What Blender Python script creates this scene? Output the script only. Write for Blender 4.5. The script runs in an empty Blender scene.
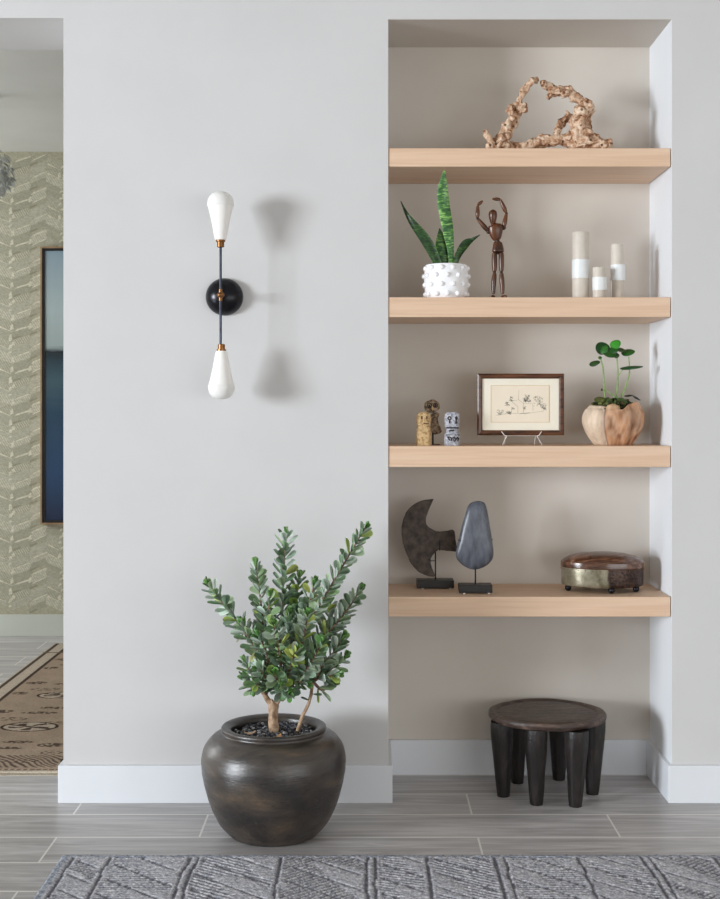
import bpy, bmesh, math, random
from mathutils import Vector, Matrix, noise

random.seed(11)
PI = math.pi
COL = bpy.context.scene.collection
F_PX, CAM_D, CAM_H, CX, CY = 1288.0, 4.6, 1.40, 365.0, 410.0

def at(px, py, Y):
    """point in the room, at depth Y behind the wall face, measured from the photograph"""
    d = CAM_D + Y
    return Vector(((px - CX) * d / F_PX, Y, CAM_H - (py - CY) * d / F_PX))
def wpx(n, Y):
    return n * (CAM_D + Y) / F_PX
def lin(c):
    out = []
    for v in c[:3]:
        v /= 255.0
        out.append(v / 12.92 if v <= 0.04045 else ((v + 0.055) / 1.055) ** 2.4)
    return (*out, 1.0)

# ------------------------------------------------------------------ materials
class Nodes:
    def __init__(s, name):
        s.m = bpy.data.materials.new(name); s.m.use_nodes = True
        s.t = s.m.node_tree; s.n = s.t.nodes; s.l = s.t.links
        s.b = s.n['Principled BSDF']
    def new(s, typ, **kw):
        nd = s.n.new(typ)
        for k, v in kw.items(): setattr(nd, k, v)
        return nd
    def put(s, sock, v):
        if hasattr(v, 'is_linked'): s.l.new(v, sock)
        else: sock.default_value = v
    def math(s, op, a, b=0.0, c=None, clamp=False):
        nd = s.new('ShaderNodeMath', operation=op); nd.use_clamp = clamp
        s.put(nd.inputs[0], a); s.put(nd.inputs[1], b)
        if c is not None: s.put(nd.inputs[2], c)
        return nd.outputs[0]
    def mix(s, f, a, b, blend='MIX'):
        nd = s.new('ShaderNodeMix', data_type='RGBA', blend_type=blend)
        s.put(nd.inputs[0], f); s.put(nd.inputs[6], a); s.put(nd.inputs[7], b)
        return nd.outputs[2]
    def coord(s, which='Object', scale=(1, 1, 1), rot=(0, 0, 0)):
        tc = s.new('ShaderNodeTexCoord'); mp = s.new('ShaderNodeMapping')
        mp.inputs['Scale'].default_value = scale; mp.inputs['Rotation'].default_value = rot
        s.l.new(tc.outputs[which], mp.inputs[0]); return mp.outputs[0]
    def noise(s, vec, scale, detail=4, rough=0.55, dist=0.0):
        nd = s.new('ShaderNodeTexNoise'); s.l.new(vec, nd.inputs['Vector'])
        nd.inputs['Scale'].default_value = scale; nd.inputs['Detail'].default_value = detail
        nd.inputs['Roughness'].default_value = rough; nd.inputs['Distortion'].default_value = dist
        return nd.outputs['Fac']
    def ramp(s, fac, stops):
        nd = s.new('ShaderNodeValToRGB'); s.l.new(fac, nd.inputs[0]); e = nd.color_ramp.elements
        while len(e) < len(stops): e.new(0.5)
        for i, (p, c) in enumerate(stops): e[i].position = p; e[i].color = c
        return nd.outputs[0]
    def bump(s, h, strength=0.3, dist=0.002):
        nd = s.new('ShaderNodeBump'); nd.inputs['Strength'].default_value = strength
        nd.inputs['Distance'].default_value = dist; s.l.new(h, nd.inputs['Height'])
        s.l.new(nd.outputs[0], s.b.inputs['Normal'])
    def attr(s, name='Col'):
        nd = s.new('ShaderNodeAttribute'); nd.attribute_name = name; return nd
    def fin(s, color=None, rough=None, metal=None, spec=None):
        if color is not None: s.put(s.b.inputs['Base Color'], color)
        if rough is not None: s.put(s.b.inputs['Roughness'], rough)
        if metal is not None: s.put(s.b.inputs['Metallic'], metal)
        if spec is not None: s.put(s.b.inputs['Specular IOR Level'], spec)
        return s.m

def simple(name, c1, c2=None, scale=20, rough=0.5, metal=0.0, bump=0.0, bdist=0.002, stretch=(1, 1, 1), spec=0.5, lo=0.35, hi=0.65, detail=5):
    N = Nodes(name); v = N.coord('Object', stretch); f = N.noise(v, scale, detail)
    col = N.ramp(f, [(lo, lin(c1)), (hi, lin(c2 or c1))])
    if bump: N.bump(f, bump, bdist)
    return N.fin(col, rough, metal, spec)

def vcol(name, rough=0.6, noise_scale=60, amount=0.35, bump=0.2, bdist=0.002, metal=0.0, spec=0.5, stretch=(1, 1, 1)):
    N = Nodes(name); a = N.attr(); v = N.coord('Object', stretch); f = N.noise(v, noise_scale, 5)
    g = N.ramp(f, [(0.3, (1 - amount,) * 3 + (1,)), (0.7, (1 + 0 * amount,) * 3 + (1,))])
    col = N.mix(1.0, a.outputs['Color'], g, 'MULTIPLY')
    if bump: N.bump(f, bump, bdist)
    return N.fin(col, rough, metal, spec)

M = {}
M['wall'] = simple('wall_paint', (204, 203, 203), (207, 206, 206), 3, 0.62, bump=0.02, spec=0.3)
M['niche'] = simple('niche_shade_tint', (207, 200, 191), (211, 204, 195), 3, 0.6, bump=0.02, spec=0.3)  # wall paint warmed, the niche's shade put into the colour
M['reveal'] = simple('niche_side_lit_tint', (228, 231, 235), (231, 234, 238), 3, 0.6, spec=0.3)  # wall paint lightened, the daylight on the sides put into the colour
M['ceiling'] = simple('ceiling_paint', (212, 212, 208), (216, 216, 212), 3, 0.7, spec=0.2)
M['base'] = simple('white_trim_paint', (224, 227, 232), (227, 230, 235), 4, 0.35)
M['hall_base'] = simple('sage_trim_paint', (196, 201, 192), (200, 205, 196), 4, 0.45)
M['brass'] = simple('aged_brass', (150, 108, 70), (124, 86, 54), 60, 0.38, 1.0)
M['blackmetal'] = simple('black_metal', (20, 20, 24), (34, 34, 40), 30, 0.26, 0.6)
M['gunmetal'] = simple('dark_rod_metal', (44, 46, 54), (66, 70, 80), 30, 0.3, 0.8)
M['opal'] = simple('opal_glass', (246, 244, 240), (250, 248, 245), 6, 0.22)
M['opal_cap'] = simple('opal_glass_dome', (236, 235, 232), (240, 239, 236), 6, 0.3)
M['blackbase'] = simple('black_painted_block', (16, 14, 14), (28, 25, 25), 60, 0.4)
M['pad'] = simple('clear_rubber_pad', (205, 200, 196), (215, 210, 206), 60, 0.3)
M['white_ceramic'] = simple('white_glazed_ceramic', (240, 240, 243), (248, 248, 250), 8, 0.22)
M['soil'] = simple('dark_soil', (30, 24, 20), (66, 52, 42), 120, 0.95, bump=0.8, bdist=0.004)

def mat_oak():
    N = Nodes('pale_oak_veneer')
    v = N.coord('Object', (0.8, 14, 22)); f = N.noise(v, 2.2, 6, 0.6, 0.6)
    g = N.noise(N.coord('Object', (3, 120, 160)), 2.0, 3)
    c = N.ramp(f, [(0.3, lin((214, 181, 152))), (0.55, lin((226, 196, 169))), (0.75, lin((234, 208, 184)))])
    c = N.mix(N.math('MULTIPLY', g, 0.22), c, lin((196, 150, 115)))
    N.bump(g, 0.06, 0.001)
    return N.fin(c, 0.48, 0, 0.35)
M['oak'] = mat_oak()

def mat_floor():
    N = Nodes('grey_wood_look_tile')
    geo = N.new('ShaderNodeNewGeometry'); sep = N.new('ShaderNodeSeparateXYZ'); N.l.new(geo.outputs['Position'], sep.inputs[0])
    X, Y = sep.outputs[0], sep.outputs[1]
    RH, TL = 0.2375, 1.38
    ry = N.math('DIVIDE', N.math('SUBTRACT', 0.096, Y), RH)
    row = N.math('FLOOR', ry); fy = N.math('FRACT', ry)
    par = N.math('FLOORED_MODULO', row, 2.0)
    off = N.math('MULTIPLY_ADD', par, 0.467, -1.01)
    rx = N.math('DIVIDE', N.math('SUBTRACT', X, off), TL)
    cl = N.math('FLOOR', rx); fx = N.math('FRACT', rx)
    def edge(fr, size, w):
        d = N.math('MULTIPLY', N.math('MINIMUM', fr, N.math('SUBTRACT', 1.0, fr)), size)
        return N.math('LESS_THAN', d, w)
    grout = N.math('MAXIMUM', edge(fy, RH, 0.0042), edge(fx, TL, 0.0032))
    cmb = N.new('ShaderNodeCombineXYZ'); N.l.new(row, cmb.inputs[0]); N.l.new(cl, cmb.inputs[1])
    wn = N.new('ShaderNodeTexWhiteNoise'); N.l.new(cmb.outputs[0], wn.inputs['Vector']); rnd = wn.outputs['Value']
    c2 = N.new('ShaderNodeCombineXYZ')
    N.put(c2.inputs[0], N.math('MULTIPLY_ADD', rnd, 37.0, N.math('MULTIPLY', X, 1.6)))
    N.put(c2.inputs[1], N.math('MULTIPLY', Y, 20.0)); N.put(c2.inputs[2], N.math('MULTIPLY', rnd, 9.0))
    f = N.noise(c2.outputs[0], 1.5, 7, 0.62, 0.8)
    col = N.ramp(f, [(0.25, lin((144, 141, 140))), (0.5, lin((180, 177, 177))), (0.75, lin((212, 209, 209)))])
    tone = N.math('MULTIPLY_ADD', rnd, 0.12, 0.93)
    ct = N.new('ShaderNodeCombineXYZ')
    for i in range(3): N.l.new(tone, ct.inputs[i])
    col = N.mix(1.0, col, ct.outputs[0], 'MULTIPLY')
    col = N.mix(grout, col, lin((226, 222, 218)))
    h = N.math('SUBTRACT', N.math('MULTIPLY', f, 0.15), grout)
    N.bump(h, 0.25, 0.001)
    return N.fin(col, N.math('MULTIPLY_ADD', f, 0.2, 0.26), 0, 0.45)
M['floor'] = mat_floor()

def mat_wallpaper():
    N = Nodes('geometric_wallpaper')
    a = N.attr(); sep = N.new('ShaderNodeSeparateXYZ'); N.l.new(N.coord('Object'), sep.inputs[0])
    # fine hatch, only where the attribute alpha asks for it
    s = N.math('ADD', N.math('MULTIPLY', sep.outputs[0], 66.0), N.math('MULTIPLY', sep.outputs[2], 40.0))
    line = N.math('GREATER_THAN', N.math('FRACT', s), 0.55)
    fac = N.math('MULTIPLY', line, a.outputs['Alpha'])
    c = N.mix(N.math('MULTIPLY', fac, 0.5), a.outputs['Color'], lin((226, 223, 200)))
    f = N.noise(N.coord('Object', (1, 1, 1.6), (0, .5, 0)), 75, 5, 0.7)
    c = N.mix(N.ramp(f, [(0.42, (0, 0, 0, 1)), (0.62, (.42, .42, .42, 1))]), c, lin((128, 126, 106)))
    return N.fin(c, 0.6, 0, 0.3)
M['wallpaper'] = mat_wallpaper()

def mat_painting():
    N = Nodes('seascape_canvas'); sep = N.new('ShaderNodeSeparateXYZ'); v = N.coord('Object'); N.l.new(v, sep.inputs[0])
    f = N.noise(N.coord('Object', (1.2, 1, 6)), 3.0, 6, 0.6, 0.5)
    z = N.math('ADD', sep.outputs[2], N.math('MULTIPLY_ADD', f, 0.10, -0.05))
    t = N.math('DIVIDE', z, 1.70)
    c = N.ramp(t, [(0.0, lin((22, 36, 66))), (0.18, lin((34, 66, 102))), (0.40, lin((32, 66, 90))), (0.52, lin((60, 88, 100))),
                   (0.60, lin((34, 58, 70))), (0.625, lin((22, 34, 42))), (0.645, lin((160, 176, 176))), (0.78, lin((172, 188, 190))), (1.0, lin((140, 162, 176)))])
    return N.fin(c, 0.25, 0, 0.5)
M['painting'] = mat_painting()

def mat_pot():
    N = Nodes('dark_aged_clay')
    v = N.coord('Object', (1, 1, 2.2)); f = N.noise(v, 5, 8, 0.65, 0.6); g = N.noise(N.coord('Object', (1, 1, 8)), 16, 5, 0.7)
    c = N.ramp(f, [(0.3, lin((24, 21, 21))), (0.46, lin((46, 41, 38))), (0.6, lin((74, 64, 54))), (0.76, lin((116, 94, 72)))])
    k = N.math('MULTIPLY', g, 0.4)
    c = N.mix(k, c, lin((40, 36, 35)))
    N.bump(N.math('ADD', f, N.math('MULTIPLY', g, 0.6)), 0.5, 0.004)
    return N.fin(c, N.math('MULTIPLY_ADD', g, 0.45, 0.12), 0.0, 0.8)
M['pot'] = mat_pot()

def mat_stool(name, a, b, c_, st=(1, 1, 1)):
    N = Nodes(name); f = N.noise(N.coord('Object', st), 9, 8, 0.7, 0.4); g = N.noise(N.coord('Object'), 70, 3)
    c = N.ramp(f, [(0.3, lin(a)), (0.55, lin(b)), (0.78, lin(c_))])
    N.bump(N.math('ADD', f, N.math('MULTIPLY', g, 0.5)), 0.6, 0.005)
    return N.fin(c, N.math('MULTIPLY_ADD', g, 0.3, 0.25), 0, 0.55)
M['stool_leg'] = mat_stool('dark_carved_wood', (12, 9, 8), (30, 24, 22), (70, 58, 52), (5, 5, 1.2))
M['stool_top'] = mat_stool('worn_dark_wood', (28, 20, 17), (78, 60, 52), (150, 126, 110), (1.0, 5, 5))

def mat_driftwood():
    N = Nodes('bleached_grape_wood'); v = N.coord('Object'); f = N.noise(v, 34, 7, 0.65, 1.2)
    vo = N.new('ShaderNodeTexVoronoi'); N.l.new(v, vo.inputs['Vector']); vo.inputs['Scale'].default_value = 34
    hole = N.math('LESS_THAN', vo.outputs['Distance'], 0.17)
    c = N.ramp(f, [(0.34, lin((96, 62, 42))), (0.45, lin((176, 134, 104))), (0.56, lin((222, 194, 168))), (0.75, lin((242, 226, 208)))])
    c = N.mix(N.math('MULTIPLY', hole, 0.8), c, lin((70, 42, 26)))
    N.bump(N.math('SUBTRACT', f, N.math('MULTIPLY', hole, 0.6)), 0.9, 0.006)
    return N.fin(c, 0.8, 0, 0.2)
M['driftwood'] = mat_driftwood()

def mat_snake():
    N = Nodes('banded_green_leaf'); a = N.attr(); sep = N.new('ShaderNodeSeparateXYZ'); v = N.coord('Object'); N.l.new(v, sep.inputs[0])
    f = N.noise(N.coord('Object', (14, 14, 60)), 2.2, 4, 0.6, 1.0)
    c = N.ramp(f, [(0.40, lin((34, 78, 38))), (0.53, lin((66, 118, 54))), (0.62, lin((136, 184, 98)))])
    c = N.mix(1.0, c, a.outputs['Color'], 'MULTIPLY')
    return N.fin(c, 0.35, 0, 0.5)
M['snake'] = mat_snake()

M['leaf'] = vcol('succulent_leaf', 0.42, 40, 0.25, 0.0)
M['gloss_leaf'] = vcol('glossy_leaf', 0.28, 60, 0.25, 0.0)
M['root'] = vcol('carved_root_wood', 0.6, 40, 0.36, 1.0, 0.008, stretch=(1, 1, 0.35))
M['pebble'] = vcol('mixed_pebbles', 0.35, 90, 0.3, 0.2)
M['moss'] = vcol('moss_tufts', 0.9, 200, 0.5, 0.5, 0.003)
M['rug'] = vcol('wool_loop_pile', 0.95, 170, 0.5, 0.7, 0.004, spec=0.1)
M['runner'] = vcol('worn_flat_runner', 0.95, 200, 0.42, 0.5, 0.002, spec=0.1)
M['rib'] = simple('thin_cord', (224, 212, 190), (200, 185, 160), 60, 0.9)
M['stem_brown'] = simple('brown_plant_stem', (92, 72, 66), (150, 118, 98), 60, 0.7, bump=0.4)
M['trunk'] = simple('pale_plant_trunk', (128, 96, 72), (196, 168, 140), 50, 0.8, bump=0.6, bdist=0.003)
M['stem_green'] = simple('green_stem', (120, 150, 84), (150, 176, 110), 60, 0.5)
M['mannequin'] = simple('varnished_brown_wood', (46, 24, 13), (104, 60, 32), 14, 0.3, stretch=(2, 2, .6))
M['joint'] = simple('dark_wood_joint', (34, 18, 12), (54, 30, 18), 40, 0.4)
M['candle'] = simple('greige_candle_wax', (204, 195, 183), (212, 204, 193), 30, 0.5)
M['band'] = simple('white_paper_band', (226, 229, 230), (232, 235, 236), 30, 0.4)
M['figure_tan'] = simple('tan_carved_stone', (160, 124, 80), (210, 180, 134), 110, 0.8, bump=0.8, bdist=0.004, lo=0.36, hi=0.54)
M['figure_brown'] = simple('brown_carved_wood', (70, 48, 34), (188, 166, 138), 90, 0.75, bump=0.8, bdist=0.003)
M['figure_grey'] = simple('grey_white_stone', (128, 130, 142), (204, 204, 212), 120, 0.7, bump=1.0, bdist=0.003)
M['carve'] = simple('dark_carved_recess', (34, 30, 32), (56, 48, 46), 60, 0.8)
M['carve_tan'] = simple('tan_carved_recess', (92, 64, 38), (110, 78, 48), 60, 0.8)
M['frame'] = simple('walnut_frame', (46, 24, 14), (104, 64, 40), 12, 0.32, stretch=(1, 6, 6))
M['mat'] = simple('cream_mount_board', (238, 230, 212), (241, 234, 218), 8, 0.75)
M['paper'] = simple('aged_paper', (238, 224, 202), (243, 231, 212), 12, 0.8)
M['sheet'] = vcol('aged_drawing_paper', 0.8, 12, 0.06, 0.0)
M['pencil'] = simple('pencil_line', (116, 116, 112), (150, 148, 142), 200, 0.9)
M['pencil_dark'] = simple('dark_pencil_line', (62, 64, 62), (104, 104, 100), 200, 0.9)
M['gilt'] = simple('gilt_line', (196, 160, 110), (214, 182, 136), 80, 0.5)
M['wire'] = simple('pale_acrylic', (226, 220, 214), (236, 230, 224), 60, 0.15)
M['axe'] = simple('rough_brown_stone', (54, 46, 41), (92, 80, 72), 36, 0.7, bump=0.9, bdist=0.004)
M['slate'] = simple('polished_grey_stone', (66, 70, 80), (104, 108, 118), 16, 0.33, bump=0.35, bdist=0.002, stretch=(3, 1, 1))
def mat_lid():
    N = Nodes('glossy_brown_lid'); f = N.noise(N.coord('Object', (1.2, 9, 9), (0, 0, .5)), 6, 7, 0.65, 0.6)
    c = N.ramp(f, [(0.32, lin((44, 26, 20))), (0.5, lin((92, 58, 40))), (0.62, lin((132, 96, 76))), (0.75, lin((176, 150, 136)))])
    return N.fin(c, N.math('MULTIPLY_ADD', f, 0.3, 0.06), 0, 0.7)
M['lidwood'] = mat_lid()
M['hall_frame'] = simple('bronze_gilt_frame', (150, 122, 92), (168, 140, 108), 20, 0.4, 0.4)
M['black_liner'] = simple('black_liner', (14, 14, 18), (20, 20, 26), 20, 0.4)
M['cut'] = simple('frosted_crystal', (186, 190, 186), (216, 220, 218), 30, 0.2)

def mat_boxband():
    N = Nodes('patinated_metal_band'); sep = N.new('ShaderNodeSeparateXYZ'); v = N.coord('Object'); N.l.new(v, sep.inputs[0])
    f = N.noise(v, 22, 7, 0.7); g = N.noise(v, 130, 3)
    x = N.math('ADD', N.math('MULTIPLY_ADD', sep.outputs[0], 9.0, 0.50), N.math('MULTIPLY_ADD', f, 0.5, -0.25))
    dark = N.ramp(x, [(0.46, (0, 0, 0, 1)), (0.56, (1, 1, 1, 1))])
    c1 = N.ramp(f, [(0.3, lin((110, 104, 82))), (0.6, lin((176, 170, 150)))])
    c2 = N.ramp(g, [(0.35, lin((26, 18, 18))), (0.7, lin((92, 70, 60)))])
    c = N.mix(dark, c1, c2)
    N.bump(g, 0.3, 0.001)
    return N.fin(c, 0.28, 0.6)
M['boxband'] = mat_boxband()

# ------------------------------------------------------------------ mesh building
class MB:
    def __init__(s): s.v = []; s.f = []; s.c = []
    def add(s, vs, fs, col=None):
        o = len(s.v); s.v += [tuple(p) for p in vs]; s.f += [tuple(i + o for i in f) for f in fs]
        if col is None: col = (1, 1, 1, 1)
        s.c += (list(col) if isinstance(col, list) else [col] * len(vs))
        return o
    def box(s, x0, x1, y0, y1, z0, z1, col=None):
        vs = [(x, y, z) for x in (x0, x1) for y in (y0, y1) for z in (z0, z1)]
        s.add(vs, [(0, 1, 3, 2), (4, 6, 7, 5), (0, 4, 5, 1), (2, 3, 7, 6), (0, 2, 6, 4), (1, 5, 7, 3)], col)
    def lathe(s, prof, c=(0, 0, 0), n=40, sx=1, sy=1, fn=None, col=None):
        """prof = [(r, z)] bottom to top; r 0 closes"""
        vs, fs, rows = [], [], []
        for r, z in prof:
            if r <= 1e-6:
                rows.append([len(vs)]); vs.append((c[0], c[1], c[2] + z))
            else:
                row = []
                for k in range(n):
                    a = 2 * PI * k / n; p = (c[0] + r * sx * math.cos(a), c[1] + r * sy * math.sin(a), c[2] + z)
                    if fn: p = fn(p, a, r, z)
                    row.append(len(vs)); vs.append(p)
                rows.append(row)
        for a, b in zip(rows, rows[1:]):
            for k in range(n):
                k2 = (k + 1) % n
                if len(a) == 1 and len(b) == 1: continue
                if len(a) == 1: fs.append((a[0], b[k2], b[k]))
                elif len(b) == 1: fs.append((a[k], a[k2], b[0]))
                else: fs.append((a[k], a[k2], b[k2], b[k]))
        if len(rows[0]) > 1: fs.append(tuple(reversed(rows[0])))
        if len(rows[-1]) > 1: fs.append(tuple(rows[-1]))
        if col and callable(col): col = [col(Vector(p)) for p in vs]
        s.add(vs, fs, col)
    def tube(s, pts, rad, n=10, wob=0.0, ns=30.0, col=None, caps=True, flat=1.0):
        pts = [Vector(p) for p in pts]
        if not isinstance(rad, (list, tuple)): rad = [rad] * len(pts)
        t0 = (pts[1] - pts[0]).normalized()
        up = Vector((0, 0, 1)) if abs(t0.z) < 0.9 else Vector((0, 1, 0))
        u = t0.cross(up).normalized(); vs, fs = [], []
        for i, p in enumerate(pts):
            a = pts[max(0, i - 1)]; b = pts[min(len(pts) - 1, i + 1)]; t = (b - a).normalized()
            u = (u - t * u.dot(t)).normalized(); w = t.cross(u)
            for k in range(n):
                an = 2 * PI * k / n; d = u * math.cos(an) + w * math.sin(an) * flat
                r = rad[i]
                if wob: r *= 1 + wob * noise.noise((p + d * r) * ns)
                vs.append(p + d * r)
        for i in range(len(pts) - 1):
            for k in range(n):
                k2 = (k + 1) % n
                fs.append((i * n + k, i * n + k2, (i + 1) * n + k2, (i + 1) * n + k))
        if caps:
            e0 = pts[0] - (pts[1] - pts[0]).normalized() * rad[0] * 0.45; e1 = pts[-1] + (pts[-1] - pts[-2]).normalized() * rad[-1] * 0.45
            i0 = len(vs); vs += [e0, e1]; L = (len(pts) - 1) * n
            for k in range(n):
                k2 = (k + 1) % n
                fs.append((k2, k, i0)); fs.append((L + k, L + k2, i0 + 1))
        s.add(vs, fs, col)
    def ball(s, c, r, n=12, m=8, sc=(1, 1, 1), rot=None, col=None, wob=0.0, ns=30):
        vs, fs = [], []; c = Vector(c)
        for j in range(m + 1):
            ph = PI * j / m
            for k in range(n if 0 < j < m else 1):
                th = 2 * PI * k / n
                p = Vector((math.sin(ph) * math.cos(th) * sc[0], math.sin(ph) * math.sin(th) * sc[1], -math.cos(ph) * sc[2])) * r
                if rot: p = rot @ p
                if wob: p *= 1 + wob * noise.noise((c + p) * ns)
                vs.append(c + p)
        def ix(j, k): return 0 if j == 0 else (1 + (m - 1) * n if j == m else 1 + (j - 1) * n + k % n)
        for j in range(m):
            for k in range(n):
                q = [ix(j, k), ix(j, k + 1), ix(j + 1, k + 1), ix(j + 1, k)]
                q2 = []
                for i in q:
                    if i not in q2: q2.append(i)
                fs.append(tuple(q2))
        s.add(vs, fs, col)
    def build(s, name, mat, parent=None, smooth=True, bevel=0.0, loc=None, angle=40):
        """loc = origin of the mesh in room coordinates; coordinates given in room space"""
        me = bpy.data.meshes.new(name)
        base = Vector(loc) if loc is not None else (Vector(parent['_o']) if parent is not None else Vector((0, 0, 0)))
        me.from_pydata([(p[0] - base.x, p[1] - base.y, p[2] - base.z) for p in s.v], [], s.f)
        ca = me.color_attributes.new('Col', 'FLOAT_COLOR', 'POINT')
        flat = [x for c in s.c for x in c]; ca.data.foreach_set('color', flat)
        bm = bmesh.new(); bm.from_mesh(me); bmesh.ops.recalc_face_normals(bm, faces=bm.faces[:])
        if smooth:
            for f in bm.faces: f.smooth = True
            ang = math.radians(angle)
            for e in bm.edges:
                if len(e.link_faces) == 2 and e.calc_face_angle(0) > ang: e.smooth = False
        bm.to_mesh(me); bm.free()
        o = bpy.data.objects.new(name, me); COL.objects.link(o)
        o.data.materials.append(mat if not isinstance(mat, str) else M[mat])
        if parent is not None:
            o.parent = parent
            po = Vector(parent['_o']); o.location = base - po
        else: o.location = base
        o['_o'] = tuple(base)
        if bevel:
            b = o.modifiers.new('Bevel', 'BEVEL'); b.width = bevel; b.segments = 2; b.limit_method = 'ANGLE'; b.angle_limit = math.radians(35)
        return o

def thing(name, label, cat, loc, group=None):
    o = bpy.data.objects.new(name, None); COL.objects.link(o); o.empty_display_size = 0.05
    o.location = loc; o['_o'] = tuple(loc); o['label'] = label; o['category'] = cat
    if group: o['group'] = group
    return o
def tag(o, label, cat, group=None):
    o['label'] = label; o['category'] = cat
    if group: o['group'] = group
    return o
def struct(o, label=None):
    o['kind'] = 'structure'
    if label: o['label'] = label
    return o
def curve(pts, n=8):
    """Catmull-Rom through points (any dimension tuples)"""
    P = [tuple(p) for p in pts]; P = [P[0]] + P + [P[-1]]; out = []
    for i in range(1, len(P) - 2):
        for k in range(n):
            t = k / n
            out.append(tuple(0.5 * ((2 * b) + (-a + c) * t + (2 * a - 5 * b + 4 * c - d) * t * t + (-a + 3 * b - 3 * c + d) * t ** 3)
                             for a, b, c, d in zip(P[i - 1], P[i], P[i + 1], P[i + 2])))
    out.append(P[-2]); return out

# ------------------------------------------------------------------ the room
XD, XN0, XN1 = -1.077, 0.082, 1.096      # doorway edge, niche left and right
ZD, ZN, WT, ND, ZC = 2.80, 2.796, 0.41, 0.355, 3.00
b = MB(); b.box(-7, 5, -7, 3.40, -0.05, 0)
struct(b.build('floor', 'floor', smooth=False), 'grey wood-look tile floor')
b = MB(); b.box(-7, 5, -7, 3.40, ZC, ZC + 0.05)
struct(b.build('ceiling', 'ceiling', smooth=False), 'plain pale ceiling')
b = MB()
b.box(XD, XN0, 0, WT, 0, ZC); b.box(-2.35, XD, 0, WT, ZD, ZC); b.box(-7, -2.35, 0, WT, 0, ZC)
b.box(XN0, XN1, 0, WT, ZN, ZC); b.box(XN1, 5, 0, WT, 0, ZC)
struct(b.build('wall_back', 'wall', smooth=False), 'pale grey wall with the doorway and the shelf niche')
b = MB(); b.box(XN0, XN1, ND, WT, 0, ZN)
struct(b.build('wall_niche', 'niche', smooth=False), 'back of the shelf niche, tinted warm for its shade')

b = MB(); b.box(XN0, XN0 + .001, 0.0005, ND, 0, ZN - .001); b.box(XN1 - .001, XN1, 0.0005, ND, 0, ZN - .001);  # thin linings that carry the lightened side tint
struct(b.build('wall_niche_sides', 'reveal', smooth=False), 'side faces of the shelf niche, lightened as if lit')
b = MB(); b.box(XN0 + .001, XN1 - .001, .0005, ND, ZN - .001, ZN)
struct(b.build('ceiling_niche', 'niche', smooth=False), 'top of the shelf niche, tinted warm for its shade')
BH, BT = 0.134, 0.016
def baseboard(name, segs, m='base'):
    b = MB()
    for x0, x1, y0, y1 in segs: b.box(x0, x1, y0, y1, 0, BH)
    return struct(b.build(name, m, smooth=False, bevel=0.002))
baseboard('baseboard_left', [(XD - BT, XN0 + BT, -BT, 0), (XD - BT, XD, 0, WT), (XN0, XN0 + BT, 0, ND)])
baseboard('baseboard_niche', [(XN0 + BT, XN1 - BT, ND - BT, ND)])
baseboard('baseboard_right', [(XN1 - BT, 5, -BT, 0), (XN1 - BT, XN1, 0, ND)])
baseboard('baseboard_hall', [(-7, 5, 3.364, 3.38)], 'hall_base')

# hall wall with printed geometric paper
b = MB()
WY = 3.38
base_c = lin((180, 177, 155))[:3] + (0.0,)
b.box(-7, 5, WY, WY + 0.02, 0, ZC, base_c)
rw = random.Random(3)
def tone(r, g, bl, a=0.0): return lin((r, g, bl))[:3] + (a,)
PH = 0.262
light = tone(218, 215, 194)
cols_def = []
for k in range(5):                       # five columns make one horizontal repeat
    bars, z = [], 0.0
    while z < PH - .02:
        h = rw.choice([.034, .046, .058, .07]); h = min(h, PH - z)
        g = rw.choice([(174, 172, 153), (180, 178, 159), (184, 182, 164), (189, 187, 169), (169, 167, 148)])
        bars.append((z, h, tone(*g, rw.choice([0, 0, .5, 1.0])), rw.random(), rw.uniform(0, .022), rw.uniform(-.012, .028), rw.random()))
        z += h
    cols_def.append((rw.uniform(.085, .13), rw.choice([.045, .055, .035]) * (1 if k % 2 == 0 else -1), rw.uniform(0, .2), bars))
x = -3.6; ci = 0
while x < -1.1:
    w, slope, zo, bars = cols_def[ci % 5]
    zb = -0.3 + zo
    while zb < ZC:
        for bi, (z0, h, c, hl, ea, eb, ef) in enumerate(bars):
            zz = zb + z0; e = 0.0004 + .0002 * (ci % 3) + .00003 * bi
            xa, xb = x - ea * .6, x + w + eb * .6
            q = [(xa, zz), (xb - .008, zz + slope), (xb, zz + slope + h * .5), (xb - .004, zz + slope + h * .97), (xa + .008, zz + h * .97), (xa - .004, zz + h * .5)]
            if min(p[1] for p in q) < BH or max(p[1] for p in q) > ZC - 0.002: continue
            b.add([(px_, WY - e, pz_) for px_, pz_ in q], [tuple(range(6))], c)
            if hl > .55:                 # tapering pale sliver along the upper edge
                q = [(xa + .01, zz + h * .86), (xb - .01, zz + slope + h * .80), (xb - .01, zz + slope + h * .98), (xa + w * .3, zz + slope * .3 + h * .98)]
                if slope < 0: q = [(xa + .01, zz + h * .78), (xb - .01, zz + slope + h * .94), (xb - .012, zz + slope + h * .98), (xa + .01, zz + h * .98)]
                b.add([(px_, WY - .00115 - .00005 * (ci % 2), pz_) for px_, pz_ in q], [(0, 1, 2, 3)], light)
            if ef > .6:                  # small pale end facet
                xx, z2 = (xa, zz) if slope > 0 else (xb - .03, zz + slope)
                q = [(xx, z2 + .006), (xx + .022, z2 + .016), (xx + .016, z2 + h * .8), (xx + .002, z2 + h * .6)]
                b.add([(px_, WY - .0014 - .0001 * (ci % 2), pz_) for px_, pz_ in q], [(0, 1, 2, 3)], light)
            elif ef < .18:               # small dark printed facet
                q = [(xa + .004, zz), (xa + w * .5, zz + slope * .5), (xa + w * .45, zz + slope * .45 + .010), (xa + .004, zz + .014)]
                b.add([(px_, WY - .00128 - .00004 * (ci % 2), pz_) for px_, pz_ in q], [(0, 1, 2, 3)], tone(152, 150, 128))
        zb += PH
    x += w; ci += 1
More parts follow.
